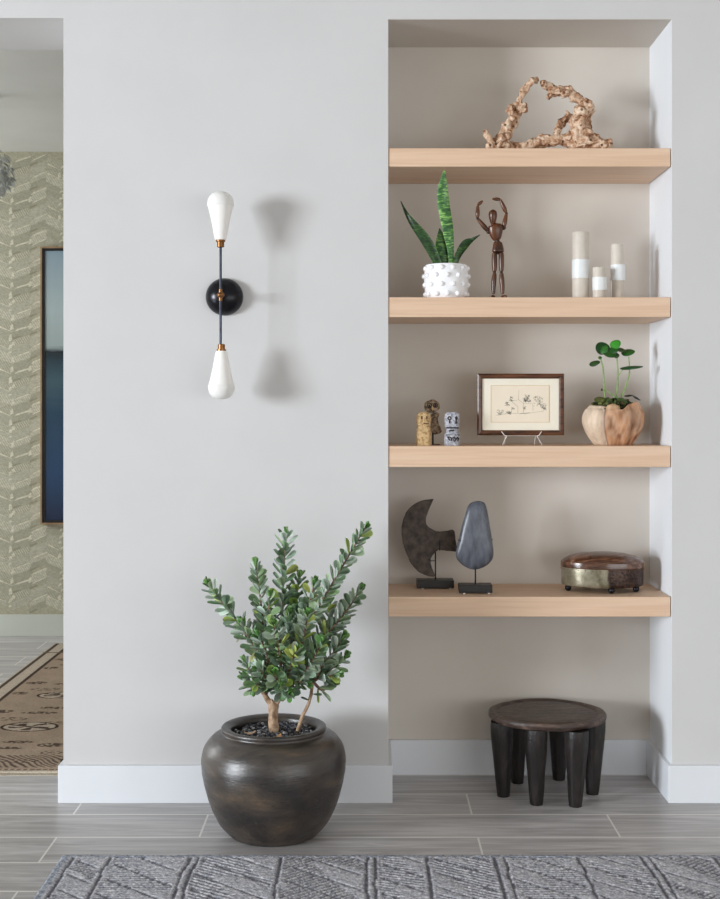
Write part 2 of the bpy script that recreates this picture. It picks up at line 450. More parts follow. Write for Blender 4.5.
struct(b.build('wall_hall', 'wallpaper', smooth=False), 'hall wall papered in khaki geometric print')

# ------------------------------------------------------------------ shelves
SH = [(2.336, 2.270, 'uppermost pale oak floating shelf in the niche, carrying the driftwood'),
      (1.803, 1.732, 'second pale oak floating shelf in the niche, carrying the snake plant and candles'),
      (1.271, 1.196, 'third pale oak floating shelf in the niche, carrying the framed drawing'),
      (0.732, 0.661, 'lowest pale oak floating shelf in the niche, carrying the stone sculptures')]
for zt, zb, lab in SH:
    b = MB(); x0, x1 = XN0 + 0.0015, XN1 - 0.004
    b.box(x0, x1, 0.004, ND - 0.001, zb, zt)
    tag(b.build('floating_shelf', 'oak', smooth=False, bevel=0.002, loc=((x0 + x1) / 2, 0, zb)), lab, 'shelf', 'pale oak shelves in the niche')
Z1, Z2, Z3, Z4 = SH[0][0], SH[1][0], SH[2][0], SH[3][0]

# ------------------------------------------------------------------ wall sconce
def sconce():
    Yr = -0.13
    c = at(224.6, 297, 0)
    t = thing('wall_sconce', 'black and brass wall sconce with two white teardrop shades, upper and lower', 'wall lamp', (c.x, 0, c.z))
    b = MB(); R = 0.067; prof = []
    # dome against the wall, axis -Y
    n, m = 40, 12; vs, fs = [], []
    for j in range(m + 1):
        a = (PI / 2) * j / m; r = R * math.cos(a); d = 0.052 * math.sin(a)
        for k in range(n):
            th = 2 * PI * k / n; vs.append((c.x + r * math.cos(th), -0.004 - d, c.z + r * math.sin(th)))
    for j in range(m):
        for k in range(n): fs.append((j * n + k, j * n + (k + 1) % n, (j + 1) * n + (k + 1) % n, (j + 1) * n + k))
    vs2 = [(c.x + R * math.cos(2 * PI * k / n), 0, c.z + R * math.sin(2 * PI * k / n)) for k in range(n)]
    o = len(vs); vs += vs2
    for k in range(n): fs.append((o + k, o + (k + 1) % n, (k + 1) % n, k))
    b.add(vs, fs); b.build('canopy', 'blackmetal', t)['label'] = 'round black domed wall plate'
    x, z = at(220.6, 296, Yr).x, at(220.6, 295, Yr).z
    b = MB(); b.tube([(c.x, -0.05, c.z), (x, Yr + .012, z)], 0.006, 12); b.build('stem', 'blackmetal', t)
    b = MB(); b.ball((x, Yr, z), 0.0125, 16, 10, (1.1, 1, 0.85)); b.tube([(x, Yr, z - .02), (x, Yr, z + .02)], 0.0065, 14)
    b.build('hub', 'brass', t)['label'] = 'small brass hub'
    zt, zbm = at(0, 243, Yr).z, at(0, 348, Yr).z
    b = MB(); b.tube([(x, Yr, zbm), (x, Yr, zt)], 0.0045, 14); b.build('rod', 'gunmetal', t)
    for sgn, py0, py1, py2 in ((1, 247.5, 240, 191.5), (-1, 344, 351, 399.5)):
        z0, z1, z2 = at(0, py0, Yr).z, at(0, py1, Yr).z, at(0, py2, Yr).z
        L = abs(z2 - z1); xs = x + (0 if sgn > 0 else 0.003)
        b = MB(); b.lathe([(0.0, 0), (0.009, 0), (0.0125, .002), (0.0125, abs(z1 - z0) - .007), (0.0165, abs(z1 - z0) - .006), (0.0165, abs(z1 - z0)), (0, abs(z1 - z0))], n=24)
        b.v = [(p[0] + xs, p[1] + Yr, z0 + sgn * p[2]) for p in b.v]
        b.build('socket', 'brass', t)['label'] = 'brass lamp socket'
        b = MB(); b.lathe([(0, 0), (.019, 0), (.0225, .012), (.0318, L * .38), (.0405, L * .60), (.0452, L * .695)], n=36)
        b.v = [(p[0] + xs, p[1] + Yr, z1 + sgn * p[2]) for p in b.v]
        sh = b.build('lamp_shade', 'opal', t)
        sh['label'] = 'upper white glass teardrop shade' if sgn > 0 else 'lower white glass teardrop shade'
        b = MB(); b.lathe([(0.0452, L * .695), (.0464, L * .705), (.0464, L * .75), (.0448, L * .82), (.040, L * .89), (.031, L * .95), (.018, L * .987), (0, L)], n=36)
        b.v = [(p[0] + xs, p[1] + Yr, z1 + sgn * p[2]) for p in b.v]
        b.build('shade_dome', 'opal_cap', sh)
sconce()

# ------------------------------------------------------------------ driftwood
def driftwood():
    Y = 0.11
    def q(x, y, dy=0): return at(460 + x / 4, 60 + y / 4, Y + dy)
    b = MB()
    u = wpx(0.25, Y)
    def br(pts, rad, wob=0.55, dys=None):
        P = []
        for i, (x, y) in enumerate(pts):
            dy = dys[i] if dys else 0
            p = q(x, y, dy); P.append((p.x, p.y, p.z, rad[i] * u * 1.22))
        C = curve(P, 6); b.tube([c[:3] for c in C], [max(.003, c[3]) for c in C], 14, wob, 42)
    br([(165, 352), (172, 318), (190, 285), (212, 240), (222, 200), (238, 160), (262, 110), (292, 78)], [34, 27, 21, 20, 22, 12, 12, 15], dys=[0, 0, .01, .02, .02, .01, 0, -.01])
    br([(170, 345), (135, 345), (118, 315), (100, 282)], [20, 14, 10, 9], dys=[0, -.02, -.03, -.03])
    br([(150, 350), (108, 350)], [16, 12], dys=[-.02, -.04])
    br([(160, 345), (250, 350), (330, 325), (400, 318), (470, 326), (540, 345)], [26, 15, 22, 17, 32, 36], 0.4, dys=[0, 0, .01, .0, 0, 0])
    br([(520, 320), (560, 335), (604, 338)], [30, 22, 17], dys=[0, -.02, -.03])
    br([(500, 350), (488, 300), (468, 250), (490, 205), (512, 190), (470, 155), (430, 128), (385, 122), (345, 100), (328, 92)], [48, 36, 24, 25, 20, 16, 17, 17, 13, 12], dys=[0, 0, -.01, -.02, -.01, 0, .01, .02, .01, .01])
    br([(520, 325), (500, 260), (515, 200)], [26, 18, 14], dys=[.02, .03, .02])
    br([(375, 310), (400, 262), (442, 222)], [8, 13, 13], dys=[0, .03, .05])
    br([(368, 125), (350, 155)], [12, 7]); br([(335, 100), (328, 84)], [10, 7]); br([(512, 195), (536, 192)], [12, 9]); br([(485, 165), (486, 142)], [10, 6])
    br([(205, 205), (200, 180)], [14, 9]); br([(240, 195), (262, 178)], [14, 10]); br([(430, 125), (432, 112)], [14, 10])
    for x, y, r in ((206, 205, 20), (258, 200, 14), (300, 82, 15), (184, 262, 20), (430, 215, 12), (386, 128, 18), (500, 190, 22), (528, 205, 14), (470, 250, 22), (325, 318, 20), (466, 300, 34), (420, 135, 18), (150, 330, 22)):
        b.ball(q(x, y, random.uniform(-.012, .012)), r * u, 14, 10, wob=0.5, ns=60)
    zmin = min(p[2] for p in b.v)
    b.v = [(p[0], p[1], max(p[2], Z1 + 0.0055)) for p in b.v]
    c = q(345, 350)
    o = b.build('driftwood', 'driftwood', loc=(c.x, Y, Z1))
    rm = o.modifiers.new('Remesh', 'REMESH'); rm.mode = 'VOXEL'; rm.voxel_size = 0.0028; rm.use_smooth_shade = True
    tx = bpy.data.textures.new('knots', 'CLOUDS'); tx.noise_scale = 0.016; tx.noise_depth = 2
    dm = o.modifiers.new('Displace', 'DISPLACE'); dm.texture = tx; dm.strength = 0.012; dm.mid_level = 0.5
    tag(o, 'twisted pale driftwood branch arching on the uppermost shelf', 'driftwood')
driftwood()

# ------------------------------------------------------------------ snake plant
def blade(b, pts, widths, bend=0.25, col=(1, 1, 1, 1), edge=None, twist=None):
    """leaf blade along points with half widths, V-shaped cross-section, real thickness"""
    C = curve([tuple(p) + (w, (twist[i] if twist else 0)) for i, (p, w) in enumerate(zip(pts, widths))], 7)
    vs, cols = [], []; n = len(C); K = 7
    for i, c in enumerate(C):
        p = Vector(c[:3]); a = Vector(C[max(0, i - 1)][:3]); d = Vector(C[min(n - 1, i + 1)][:3]); t = (d - a).normalized()
        side = t.cross(Vector((0, 1, 0))).normalized(); nrm = side.cross(t).normalized(); tw = c[4]
        s2 = side * math.cos(tw) + nrm * math.sin(tw); n2 = s2.cross(t).normalized()
        w = max(c[3], 0.0004)
        for k in range(K):
            u = -1 + 2 * k / (K - 1)
            vs.append(p + s2 * (w * u) + n2 * (bend * w * u * u)); cols.append(edge if (edge and abs(u) > .8) else col)
    for i in range(n):
        c = C[i]
        for k in range(K):
            p = Vector(vs[i * K + k]); u = -1 + 2 * k / (K - 1)
            vs.append(p + Vector((0, 0.0016 * (1 - u * u) + 0.0003, 0))); cols.append(cols[i * K + k])
    fs = []; o = n * K
    for i in range(n - 1):
        for k in range(K - 1):
            a = i * K + k; fs.append((a, a + 1, a + K + 1, a + K)); fs.append((o + a, o + a + K, o + a + K + 1, o + a + 1))
        for k in (0, K - 1):
            a = i * K + k; fs.append((a, a + K, o + a + K, o + a))
    b.add(vs, fs, cols)

def snake_plant():
    Y = 0.085; S = 1 / 4.5
    def q(x, y, dy=0): return at(380 + x * S, 150 + y * S, Y + dy)
    c = q(298, 600); h_top = q(298, 518).z - Z2
    t = thing('potted_snake_plant', 'banded green snake plant in a white knobbly ceramic pot on the second shelf', 'plant', (c.x, Y, Z2))
    R = wpx(101 * S, Y)
    prof = [(R * .80, 0), (R * .86, .004), (R * .96, h_top * .22), (R * 1.0, h_top * .5), (R * .98, h_top * .8), (R * .93, h_top * .985), (R * .90, h_top), (R * .85, h_top * .97), (R * .84, h_top * .82), (0, h_top * .82)]
    b = MB(); b.lathe([(0, 0)] + prof, (c.x, Y, Z2), 48)
    pot = b.build('pot', 'white_ceramic', t)
    for j, fz in enumerate((0.13, 0.40, 0.66, 0.88)):
        for k in range(12):
            a = 2 * PI * (k + 0.5 * (j % 2)) / 12; z = Z2 + fz * h_top; r = R * (.985 - .35 * (fz - .55) ** 2); b = MB()
            b.ball((c.x + r * math.cos(a), Y + r * math.sin(a), z), 0.0098, 12, 8); b.build('knob', 'white_ceramic', pot)
    b = MB(); b.lathe([(R * .83, h_top * .80), (R * .83, h_top * .87), (0, h_top * .89)], (c.x, Y, Z2), 30); b.build('soil', 'soil', t)
    zb = lambda x, y, dy=0: q(x, 560, dy)
    G = (1, 1, 1, 1); D = (.22, .27, .22, 1); YL = (1.35, 1.25, .8, 1)
    def leaf(P, W, **k):
        b = MB(); blade(b, [q(*p) for p in P], [wpx(w * S, Y) for w in W], **k); b.build('leaf', 'snake', t)
    leaf([(322, 545, 0), (318, 450, -.002), (306, 360, -.006), (288, 250, -.006), (282, 180, -.014), (290, 93, -.022)], [9, 15, 25, 27, 24, 5], col=G, edge=YL)
    leaf([(282, 545, .01), (281, 470, .012), (276, 410, .014), (268, 352, .016)], [20, 30, 25, 2], col=G, edge=YL)
    leaf([(272, 548, -.01), (240, 470, -.02), (200, 400, -.03), (150, 335, -.035), (120, 290, -.03), (93, 230, -.02)], [14, 22, 24, 18, 10, 2], col=D, edge=(.5, .55, .3, 1), twist=[.3, .3, .4, .5, .6, .6])
    leaf([(334, 545, -.004), (350, 480, -.01), (385, 425, -.02), (415, 405, -.025), (450, 382, -.02)], [9, 15, 20, 10, 2], col=D, twist=[-.2, -.3, -.4, -.5, -.5])
snake_plant()

# ------------------------------------------------------------------ wooden mannequin
def mannequin():
    Y = 0.065; S = 1 / 4.5
    def q(x, y, dy=0): return at(380 + x * S, 150 + y * S, Y + dy)
    w = lambda n: wpx(n * S, Y)
    zs = (Z2 - (q(0, 655).z))  # raise everything so the soles rest on the shelf
    base = q(530, 655)
    t = thing('artist_mannequin', 'jointed dark brown wooden artist mannequin with both arms raised overhead', 'figurine', (base.x, Y, Z2))
    z_sh = Z2; zf = q(0, 662).z
    # map picture height so that feet meet the shelf top (the last few mm are hidden by the shelf edge)
    def P(x, y, dy=0):
        p = q(x, y, dy); top = q(0, 262).z
        p.z = z_sh + 0.006 + (p.z - zf) * (top - z_sh - 0.006) / (top - zf); return p
    def limb(name, pts, rad):
        b = MB(); C = curve([tuple(P(*p)) + (w(r),) for p, r in zip(pts, rad)], 6)
        b.tube([c[:3] for c in C], [c[3] for c in C], 14); return b.build(name, 'mannequin', t)
    limb('head', [(508, 338), (508, 325), (508, 300), (508, 280), (508, 271)], [7, 13, 19, 18, 10])
    limb('neck', [(512, 345), (510, 332)], [8, 7])
    b = MB(); C = curve([tuple(P(x, y)) + (w(r),) for x, y, r in ((518, 334, 16), (519, 339, 30), (520, 350, 34), (521, 372, 31), (524, 394, 23), (526, 404, 17))], 6)
    b.tube([c[:3] for c in C], [c[3] for c in C], 18, flat=0.68); b.build('torso', 'mannequin', t)
    b = MB(); b.ball(P(528, 410), w(11)); b.build('waist_joint', 'joint', t)
    b = MB(); C = curve([tuple(P(x, y)) + (w(r),) for x, y, r in ((530, 413, 15), (530, 419, 20), (531, 435, 24), (531, 455, 27), (531, 461, 22))], 6)
    b.tube([c[:3] for c in C], [c[3] for c in C], 18, flat=0.7); b.build('pelvis', 'mannequin', t)
    for i, (hx, fx, tx) in enumerate(((515, 511, 505), (546, 551, 561))):
        limb('thigh', [(hx, 464), (hx, 490), (hx, 525), (hx, 545)], [11, 12.5, 11.5, 9.5])
        b = MB(); b.ball(P(hx, 550), w(7)); b.build('knee_joint', 'joint', t)
        limb('shin', [(hx + 1, 556), ((hx + fx) / 2, 585), (fx, 620), (fx, 646)], [9, 11.5, 10, 7.5])
        b = MB(); p0 = P(fx, 655); b.ball((p0.x + (tx - fx) * .0004, Y - 0.012, Z2 + 0.0065), 0.0065, 12, 8, (1.0, 2.9, 1.0), rot=Matrix.Rotation(-0.35 if i == 0 else 0.5, 3, 'Z'))
        b.build('foot', 'mannequin', t)
    for sh, P1, P2, P3 in (((488, 368), (439, 308), (440, 248), (462, 229)), ((557, 350), (569, 285), (541, 222), (506, 220))):
        b = MB(); b.ball(P(*sh), w(10)); b.build('shoulder_joint', 'joint', t)
        mid = lambda a, c_, k: (a[0] + (c_[0] - a[0]) * k, a[1] + (c_[1] - a[1]) * k)
        limb('upper_arm', [mid(sh, P1, .1), mid(sh, P1, .4), mid(sh, P1, .93)], [8, 11, 7])
        b = MB(); b.ball(P(*P1), w(6.5)); b.build('elbow_joint', 'joint', t)
        limb('forearm', [mid(P1, P2, .08), mid(P1, P2, .4), mid(P1, P2, .95)], [7, 10, 6])
        limb('hand', [P2, mid(P2, P3, .45), P3], [5, 8, 4])
mannequin()

# ------------------------------------------------------------------ candles
def candle(cx, w, top, b0, b1, Y, label, off=0.0, extra=False):
    c = at(cx, 297, Y); R = wpx(w / 2, Y); H = at(0, top, Y).z - Z2
    t = thing('pillar_candle', label, 'candle', (c.x, Y, Z2), 'greige pillar candles with white bands')
    b = MB(); b.lathe([(0, 0), (R * .97, 0), (R, .002), (R, H - .003), (R * .96, H), (R * .5, H - .002), (0, H - .004)], (c.x, Y, Z2), 36)
    b.build('wax', 'candle', t)
    b = MB(); b.tube([(c.x, Y, Z2 + H - .004), (c.x + .001, Y, Z2 + H + .004)], .0008, 6); b.build('wick', 'carve', t)
    za, zb_ = at(0, b0, Y).z - Z2, at(0, b1, Y).z - Z2
    b = MB(); r2 = R * (1.05 + off)
    b.lathe([(R * 1.005, zb_), (r2, zb_), (r2, za), (R * 1.005, za)], (c.x + off * R, Y, Z2), 36); b.build('paper_band', 'band', t)
    if extra:
        b = MB(); x0 = c.x - R * 0.98
        b.lathe([(0, 0.0005), (.0028, 0.0005), (.0028, zb_), (0, zb_)], (x0 - .0012, Y - .010, Z2), 10); b.build('ribbon_tail', 'band', t)
candle(580.6, 16.5, 232.5, 260, 278.5, 0.13, 'tallest greige pillar candle with a white band')
candle(599.0, 12.5, 267.5, 277.5, 290.5, 0.09, 'shortest greige pillar candle, standing in the middle of the three', 0.10)
candle(617.2, 12.5, 244.5, 265, 281, 0.13, 'middle-height greige pillar candle nearest the right side of the niche', 0.12, True)

# ------------------------------------------------------------------ totem figures
def ring(b, c, r, th, n=20, sx=1.0):
    pts = [(c[0] + r * sx * math.cos(2 * PI * k / n), c[1], c[2] + r * math.sin(2 * PI * k / n)) for k in range(n + 1)]
    b.tube(pts, th, 6, caps=False)
def sqlathe(b, prof, c, n=40, p=3.0, flat=0.85, wob=0.12):
    def fn(pt, a, r, z):
        ca, sa = math.cos(a), math.sin(a); k = (abs(ca) ** p + abs(sa) ** p) ** (-1 / p)
        k *= 1 + wob * noise.noise(Vector((ca, sa, z * 30)) * 2.2)
        return (c[0] + r * k * ca, c[1] + r * k * sa * flat, c[2] + z)
    b.lathe(prof, c, n, fn=fn)
def totem_tan():
    Y = 0.085; S = 1 / 12
    q = lambda x, y: at(410 + x * S, 394 + y * S, Y); w = lambda n: wpx(n * S, Y)
    c = q(165, 600); H = q(0, 215).z - Z3; hz = lambda y: q(0, y).z - Z3
    t = thing('stone_figure', 'small tan carved stone figure with round head, leftmost on the third shelf', 'figurine', (c.x, Y, Z3), 'small carved figures on the third shelf')
    b = MB(); sqlathe(b, [(0, 0), (w(88), 0), (w(92), .004), (w(90), hz(470)), (w(84), hz(400)), (w(74), hz(385)), (0, hz(380))], (c.x, Y, Z3)); b.build('body', 'figure_tan', t)
    b = MB(); sqlathe(b, [(0, hz(385)), (w(72), hz(385)), (w(86), hz(355)), (w(88), hz(290)), (w(78), hz(240)), (w(50), hz(218)), (0, hz(213))], (c.x, Y, Z3), p=2.6); hd = b.build('head', 'figure_tan', t)
    yf = Y - w(88) * .85
    b = MB()
    for x in (-30, 32): b.ball((c.x + w(x), yf - .0005, Z3 + hz(283)), w(15), 12, 8, (.75, .35, 1.5))
    b.tube([(c.x - w(5), yf - .001, Z3 + hz(352)), (c.x + w(55), yf, Z3 + hz(356))], w(7), 8)
    b.build('carved_face', 'carve_tan', hd)
    b = MB(); b.ball((c.x, yf - .001, Z3 + hz(305)), w(12), 10, 8, (.8, .6, 2.2)); b.build('nose', 'figure_tan', hd)
def totem_brown():
    Y = 0.16; S = 1 / 12
    q = lambda x, y: at(410 + x * S, 394 + y * S, Y); w = lambda n: wpx(n * S, Y)
    c = q(262, 600); hz = lambda y: q(0, y).z - Z3
    t = thing('wooden_figure', 'brown carved bird-like wooden figure on a post, standing behind the tan stone one', 'figurine', (c.x, Y, Z3), 'small carved figures on the third shelf')
    b = MB(); b.box(c.x - w(70), c.x + w(95), Y - .018, Y + .018, Z3, Z3 + hz(602)); b.build('base', 'blackbase', t, False, 0.001)
    b = MB(); b.tube([(c.x + w(12), Y, Z3 + hz(602)), (c.x + w(12), Y, Z3 + hz(450))], w(11), 10); b.build('post', 'blackbase', t)
    b = MB(); C = curve([(c.x + w(x), Y, Z3 + hz(y), w(r)) for x, y, r in ((40, 465, 55), (45, 430, 62), (50, 380, 50), (40, 320, 48), (35, 270, 52), (25, 235, 40))], 6)
    b.tube([p[:3] for p in C], [p[3] for p in C], 18, 0.4, 60, flat=.7); b.build('body', 'figure_brown', t)
    b = MB(); b.ball((c.x, Y, Z3 + hz(148)), w(90), 24, 16, (1.03, .7, .88), wob=.15, ns=50); hd = b.build('head', 'figure_brown', t)
    b = MB(); yf = Y - w(66)
    for x in (-32, 42): ring(b, (c.x + w(x), yf, Z3 + hz(135)), w(25), w(5)); b.ball((c.x + w(x), yf + .001, Z3 + hz(135)), w(10), 10, 6, (1, .4, 1))
    b.build('carved_eyes', 'carve', hd)
    b = MB(); b.ball((c.x + w(5), yf - .001, Z3 + hz(175)), w(16), 10, 8, (.8, .7, 1.6)); b.build('beak', 'figure_tan', hd)
def totem_grey():
    Y = 0.085; S = 1 / 12
    q = lambda x, y: at(410 + x * S, 394 + y * S, Y); w = lambda n: wpx(n * S, Y)
    c = q(506, 600); hz = lambda y: q(0, y).z - Z3
    t = thing('stone_figure', 'small grey and white carved stone figure with hollow eyes, nearest the framed drawing', 'figurine', (c.x, Y, Z3), 'small carved figures on the third shelf')
    b = MB(); sqlathe(b, [(0, 0), (w(88), 0), (w(92), .004), (w(90), hz(490)), (w(82), hz(470)), (w(74), hz(455)), (w(72), hz(410)), (0, hz(402))], (c.x, Y, Z3)); bd = b.build('body', 'figure_grey', t)
    b = MB(); sqlathe(b, [(0, hz(405)), (w(74), hz(405)), (w(88), hz(388)), (w(88), hz(290)), (w(82), hz(240)), (w(60), hz(218)), (0, hz(213))], (c.x, Y, Z3), p=4); hd = b.build('head', 'figure_grey', t)
    yf = Y - w(88) * .85 - .0006
    b = MB()
    ring(b, (c.x - w(38), yf, Z3 + hz(290)), w(18), w(7)); b.tube([(c.x - w(38), yf, Z3 + hz(310)), (c.x - w(36), yf, Z3 + hz(350))], w(6), 8)
    b.ball((c.x + w(42), yf + .001, Z3 + hz(290)), w(23), 12, 8, (.9, .4, 1)); b.tube([(c.x + w(42), yf, Z3 + hz(300)), (c.x + w(42), yf, Z3 + hz(355))], w(10), 8)
    b.build('carved_eyes', 'carve', hd)
    b = MB(); yb = yf
    b.tube([(c.x - w(72), yb + .002, Z3 + hz(405)), (c.x + w(72), yb + .002, Z3 + hz(405))], w(8), 8)
    b.tube([(c.x - w(40), yb + .002, Z3 + hz(440)), (c.x + w(20), yb + .002, Z3 + hz(435))], w(9), 8)
    for pts in ([(-60, 510), (-40, 545), (-28, 555)], [(-45, 515), (-20, 520), (-10, 560)], [(0, 520), (20, 570), (50, 530), (62, 515)], [(60, 560), (76, 525)], [(-5, 528), (20, 512), (30, 540)]):
        b.tube([(c.x + w(x), yb, Z3 + hz(y)) for x, y in pts], w(8), 8)
    b.tube([(c.x - w(80), yb + .001, Z3 + hz(490)), (c.x + w(80), yb + .001, Z3 + hz(490))], w(5), 8)
    b.build('carved_pattern', 'carve', bd)
totem_tan(); totem_brown(); totem_grey()

# ------------------------------------------------------------------ framed drawing on its easel
def framed_drawing():
    Y = 0.13
    x0, x1 = at(477.3, 0, Y).x, at(564, 0, Y).x; z1, z0 = at(0, 373.6, Y).z, at(0, 435.2, Y).z
    W, H = x1 - x0, z1 - z0; xc = (x0 + x1) / 2
    t = thing('framed_drawing', 'dark walnut framed pencil drawing of a cottage among trees, on a clear easel', 'picture', (xc, Y, z0))
    o = Vector((x0, Y, z0))
    def R(b, ax, bx, az, bz, ya, yb): b.box(x0 + ax, x0 + bx, Y + ya, Y + yb, z0 + az, z0 + bz)
    fw = wpx(5.0, Y)
    b = MB()
    prof = [(0, 0.012), (0, -.002), (fw * .3, -.006), (fw * .75, -.004), (fw, 0.0), (fw, .012)]
    vs, fs = [], []
    for ins, yy in prof:
        for (cx_, cz_) in ((x0 + ins, z0 + ins), (x1 - ins, z0 + ins), (x1 - ins, z1 - ins), (x0 + ins, z1 - ins)): vs.append((cx_, Y + yy, cz_))
    n = len(prof)
    for i in range(n):
        j = (i + 1) % n
        for k in range(4): k2 = (k + 1) % 4; fs.append((i * 4 + k, i * 4 + k2, j * 4 + k2, j * 4 + k))
    b.add(vs, fs); b.build('frame', 'frame', t, False)
    b = MB(); R(b, fw * .9, W - fw * .9, fw * .9, H - fw * .9, .003, .010); m_ = b.build('mount', 'mat', t, False)
    # printed border and sheet (crop 7.2 px per pixel, origin 470,365)
    def X(x): return at(470 + x / 7.2, 0, Y).x
    def Z(y): return at(0, 365 + y / 7.2, Y).z
    b = MB(); b.box(X(152), X(570), Y + .0022, Y + .0035, Z(412), Z(148), lin((240, 227, 206))); d = b; th = .0006
    for a0, a1, c0, c1 in ((152, 570, 148, 148), (152, 570, 412, 412)): b.box(X(a0), X(a1), Y + .0016, Y + .0023, Z(c0) - th, Z(c0) + th, lin((204, 168, 120)))
    for a0 in (152, 570): b.box(X(a0) - th, X(a0) + th, Y + .0016, Y + .0023, Z(412), Z(148), lin((204, 168, 120)))
    def st(mb, pts, wd=.0005, g=(168, 162, 150)):
        P = [(X(x), Z(y)) for x, y in pts]; vs, fs = [], []
        for i, p in enumerate(P):
            a = P[max(0, i - 1)]; c = P[min(len(P) - 1, i + 1)]; dx, dz = c[0] - a[0], c[1] - a[1]; l = math.hypot(dx, dz) or 1
            nx, nz = -dz / l * wd, dx / l * wd; vs += [(p[0] + nx, Y + .0018, p[1] + nz), (p[0] - nx, Y + .0018, p[1] - nz)]
        for i in range(len(P) - 1): fs.append((2 * i, 2 * i + 1, 2 * i + 3, 2 * i + 2))
        mb.add(vs, fs, lin(g))
    st(b, [(190, 362), (260, 352), (330, 348), (400, 350), (470, 340), (530, 332)]); st(b, [(360, 350), (430, 344)], .001)
    st(b, [(300, 300), (300, 345)]); st(b, [(290, 262), (350, 250), (385, 275)]); st(b, [(385, 275), (385, 345)]); st(b, [(350, 250), (352, 180)], .0004); st(b, [(300, 262), (345, 300), (345, 345)]); st(b, [(385, 275), (450, 280), (455, 330)])
    rr = random.Random(5)
    def scrib(mb, cx_, cy_, rx, ry, n, wd=.0005, g=(150, 148, 140)):
        for _ in range(n):
            x, y = cx_ + rr.uniform(-rx, rx), cy_ + rr.uniform(-ry, ry); st(mb, [(x, y), (x + rr.uniform(-10, 10), y + rr.uniform(-8, 8)), (x + rr.uniform(-14, 14), y + rr.uniform(-10, 10))], wd, g)
    dk = dict(g=(104, 104, 100)); scrib(d, 272, 278, 14, 10, 14, **dk); scrib(d, 298, 240, 9, 18, 12, **dk); scrib(d, 408, 238, 22, 26, 34, **dk); scrib(d, 415, 262, 20, 8, 14, **dk)
    scrib(b, 490, 262, 32, 34, 46); scrib(b, 530, 300, 16, 18, 22); scrib(d, 530, 312, 16, 6, 10, .0004); scrib(b, 220, 345, 26, 18, 24, .0004); scrib(b, 270, 345, 20, 8, 12)
    for x, y in ((314, 312), (388, 312), (284, 348)): scrib(d, x, y, 4, 8, 7)
    b.build('drawing_sheet', M['sheet'], t, False)
    # easel
    e = thing('display_easel', 'small clear easel holding up the framed drawing', 'stand', (xc, Y, Z3))
    for s_, lip, knee, foot in ((1, (501.5, 431.5), (506.5, 437.2), 502.5), (-1, (541.5, 431.5), (536.8, 437.2), 542.0)):
        b = MB(); r = .0016
        kz = z0 - r
        pl = at(lip[0], lip[1], Y - .009); pk = at(knee[0], knee[1], Y); pf = at(foot, 446, Y)
        pts = [(pl.x, Y - .0095, pl.z), ((pl.x + pk.x) / 2 , Y - .0095, z0 + .001), (pk.x, Y - .0095, kz - .002), (pk.x, Y - .004, kz - .0025), (pf.x, Y - .004, Z3 + r)]
        b.tube(pts, r, 8)
        b.tube([(pk.x, Y - .005, kz - .0026), (pk.x, Y + .016, kz - .0026), (pk.x, Y + .019, z0 + .05)], r, 8)
        b.tube([(pk.x, Y + .0185, z0 + .03), (pk.x, Y + .06, Z3 + r)], r, 8)
        b.build('leg', 'wire', e)
    b = MB(); xa, xb = at(506.5, 0, Y).x, at(536.8, 0, Y).x; b.tube([(xa, Y + .017, kz), (xb, Y + .017, kz)], .0014, 8); b.build('crossbar', 'wire', e)
framed_drawing()

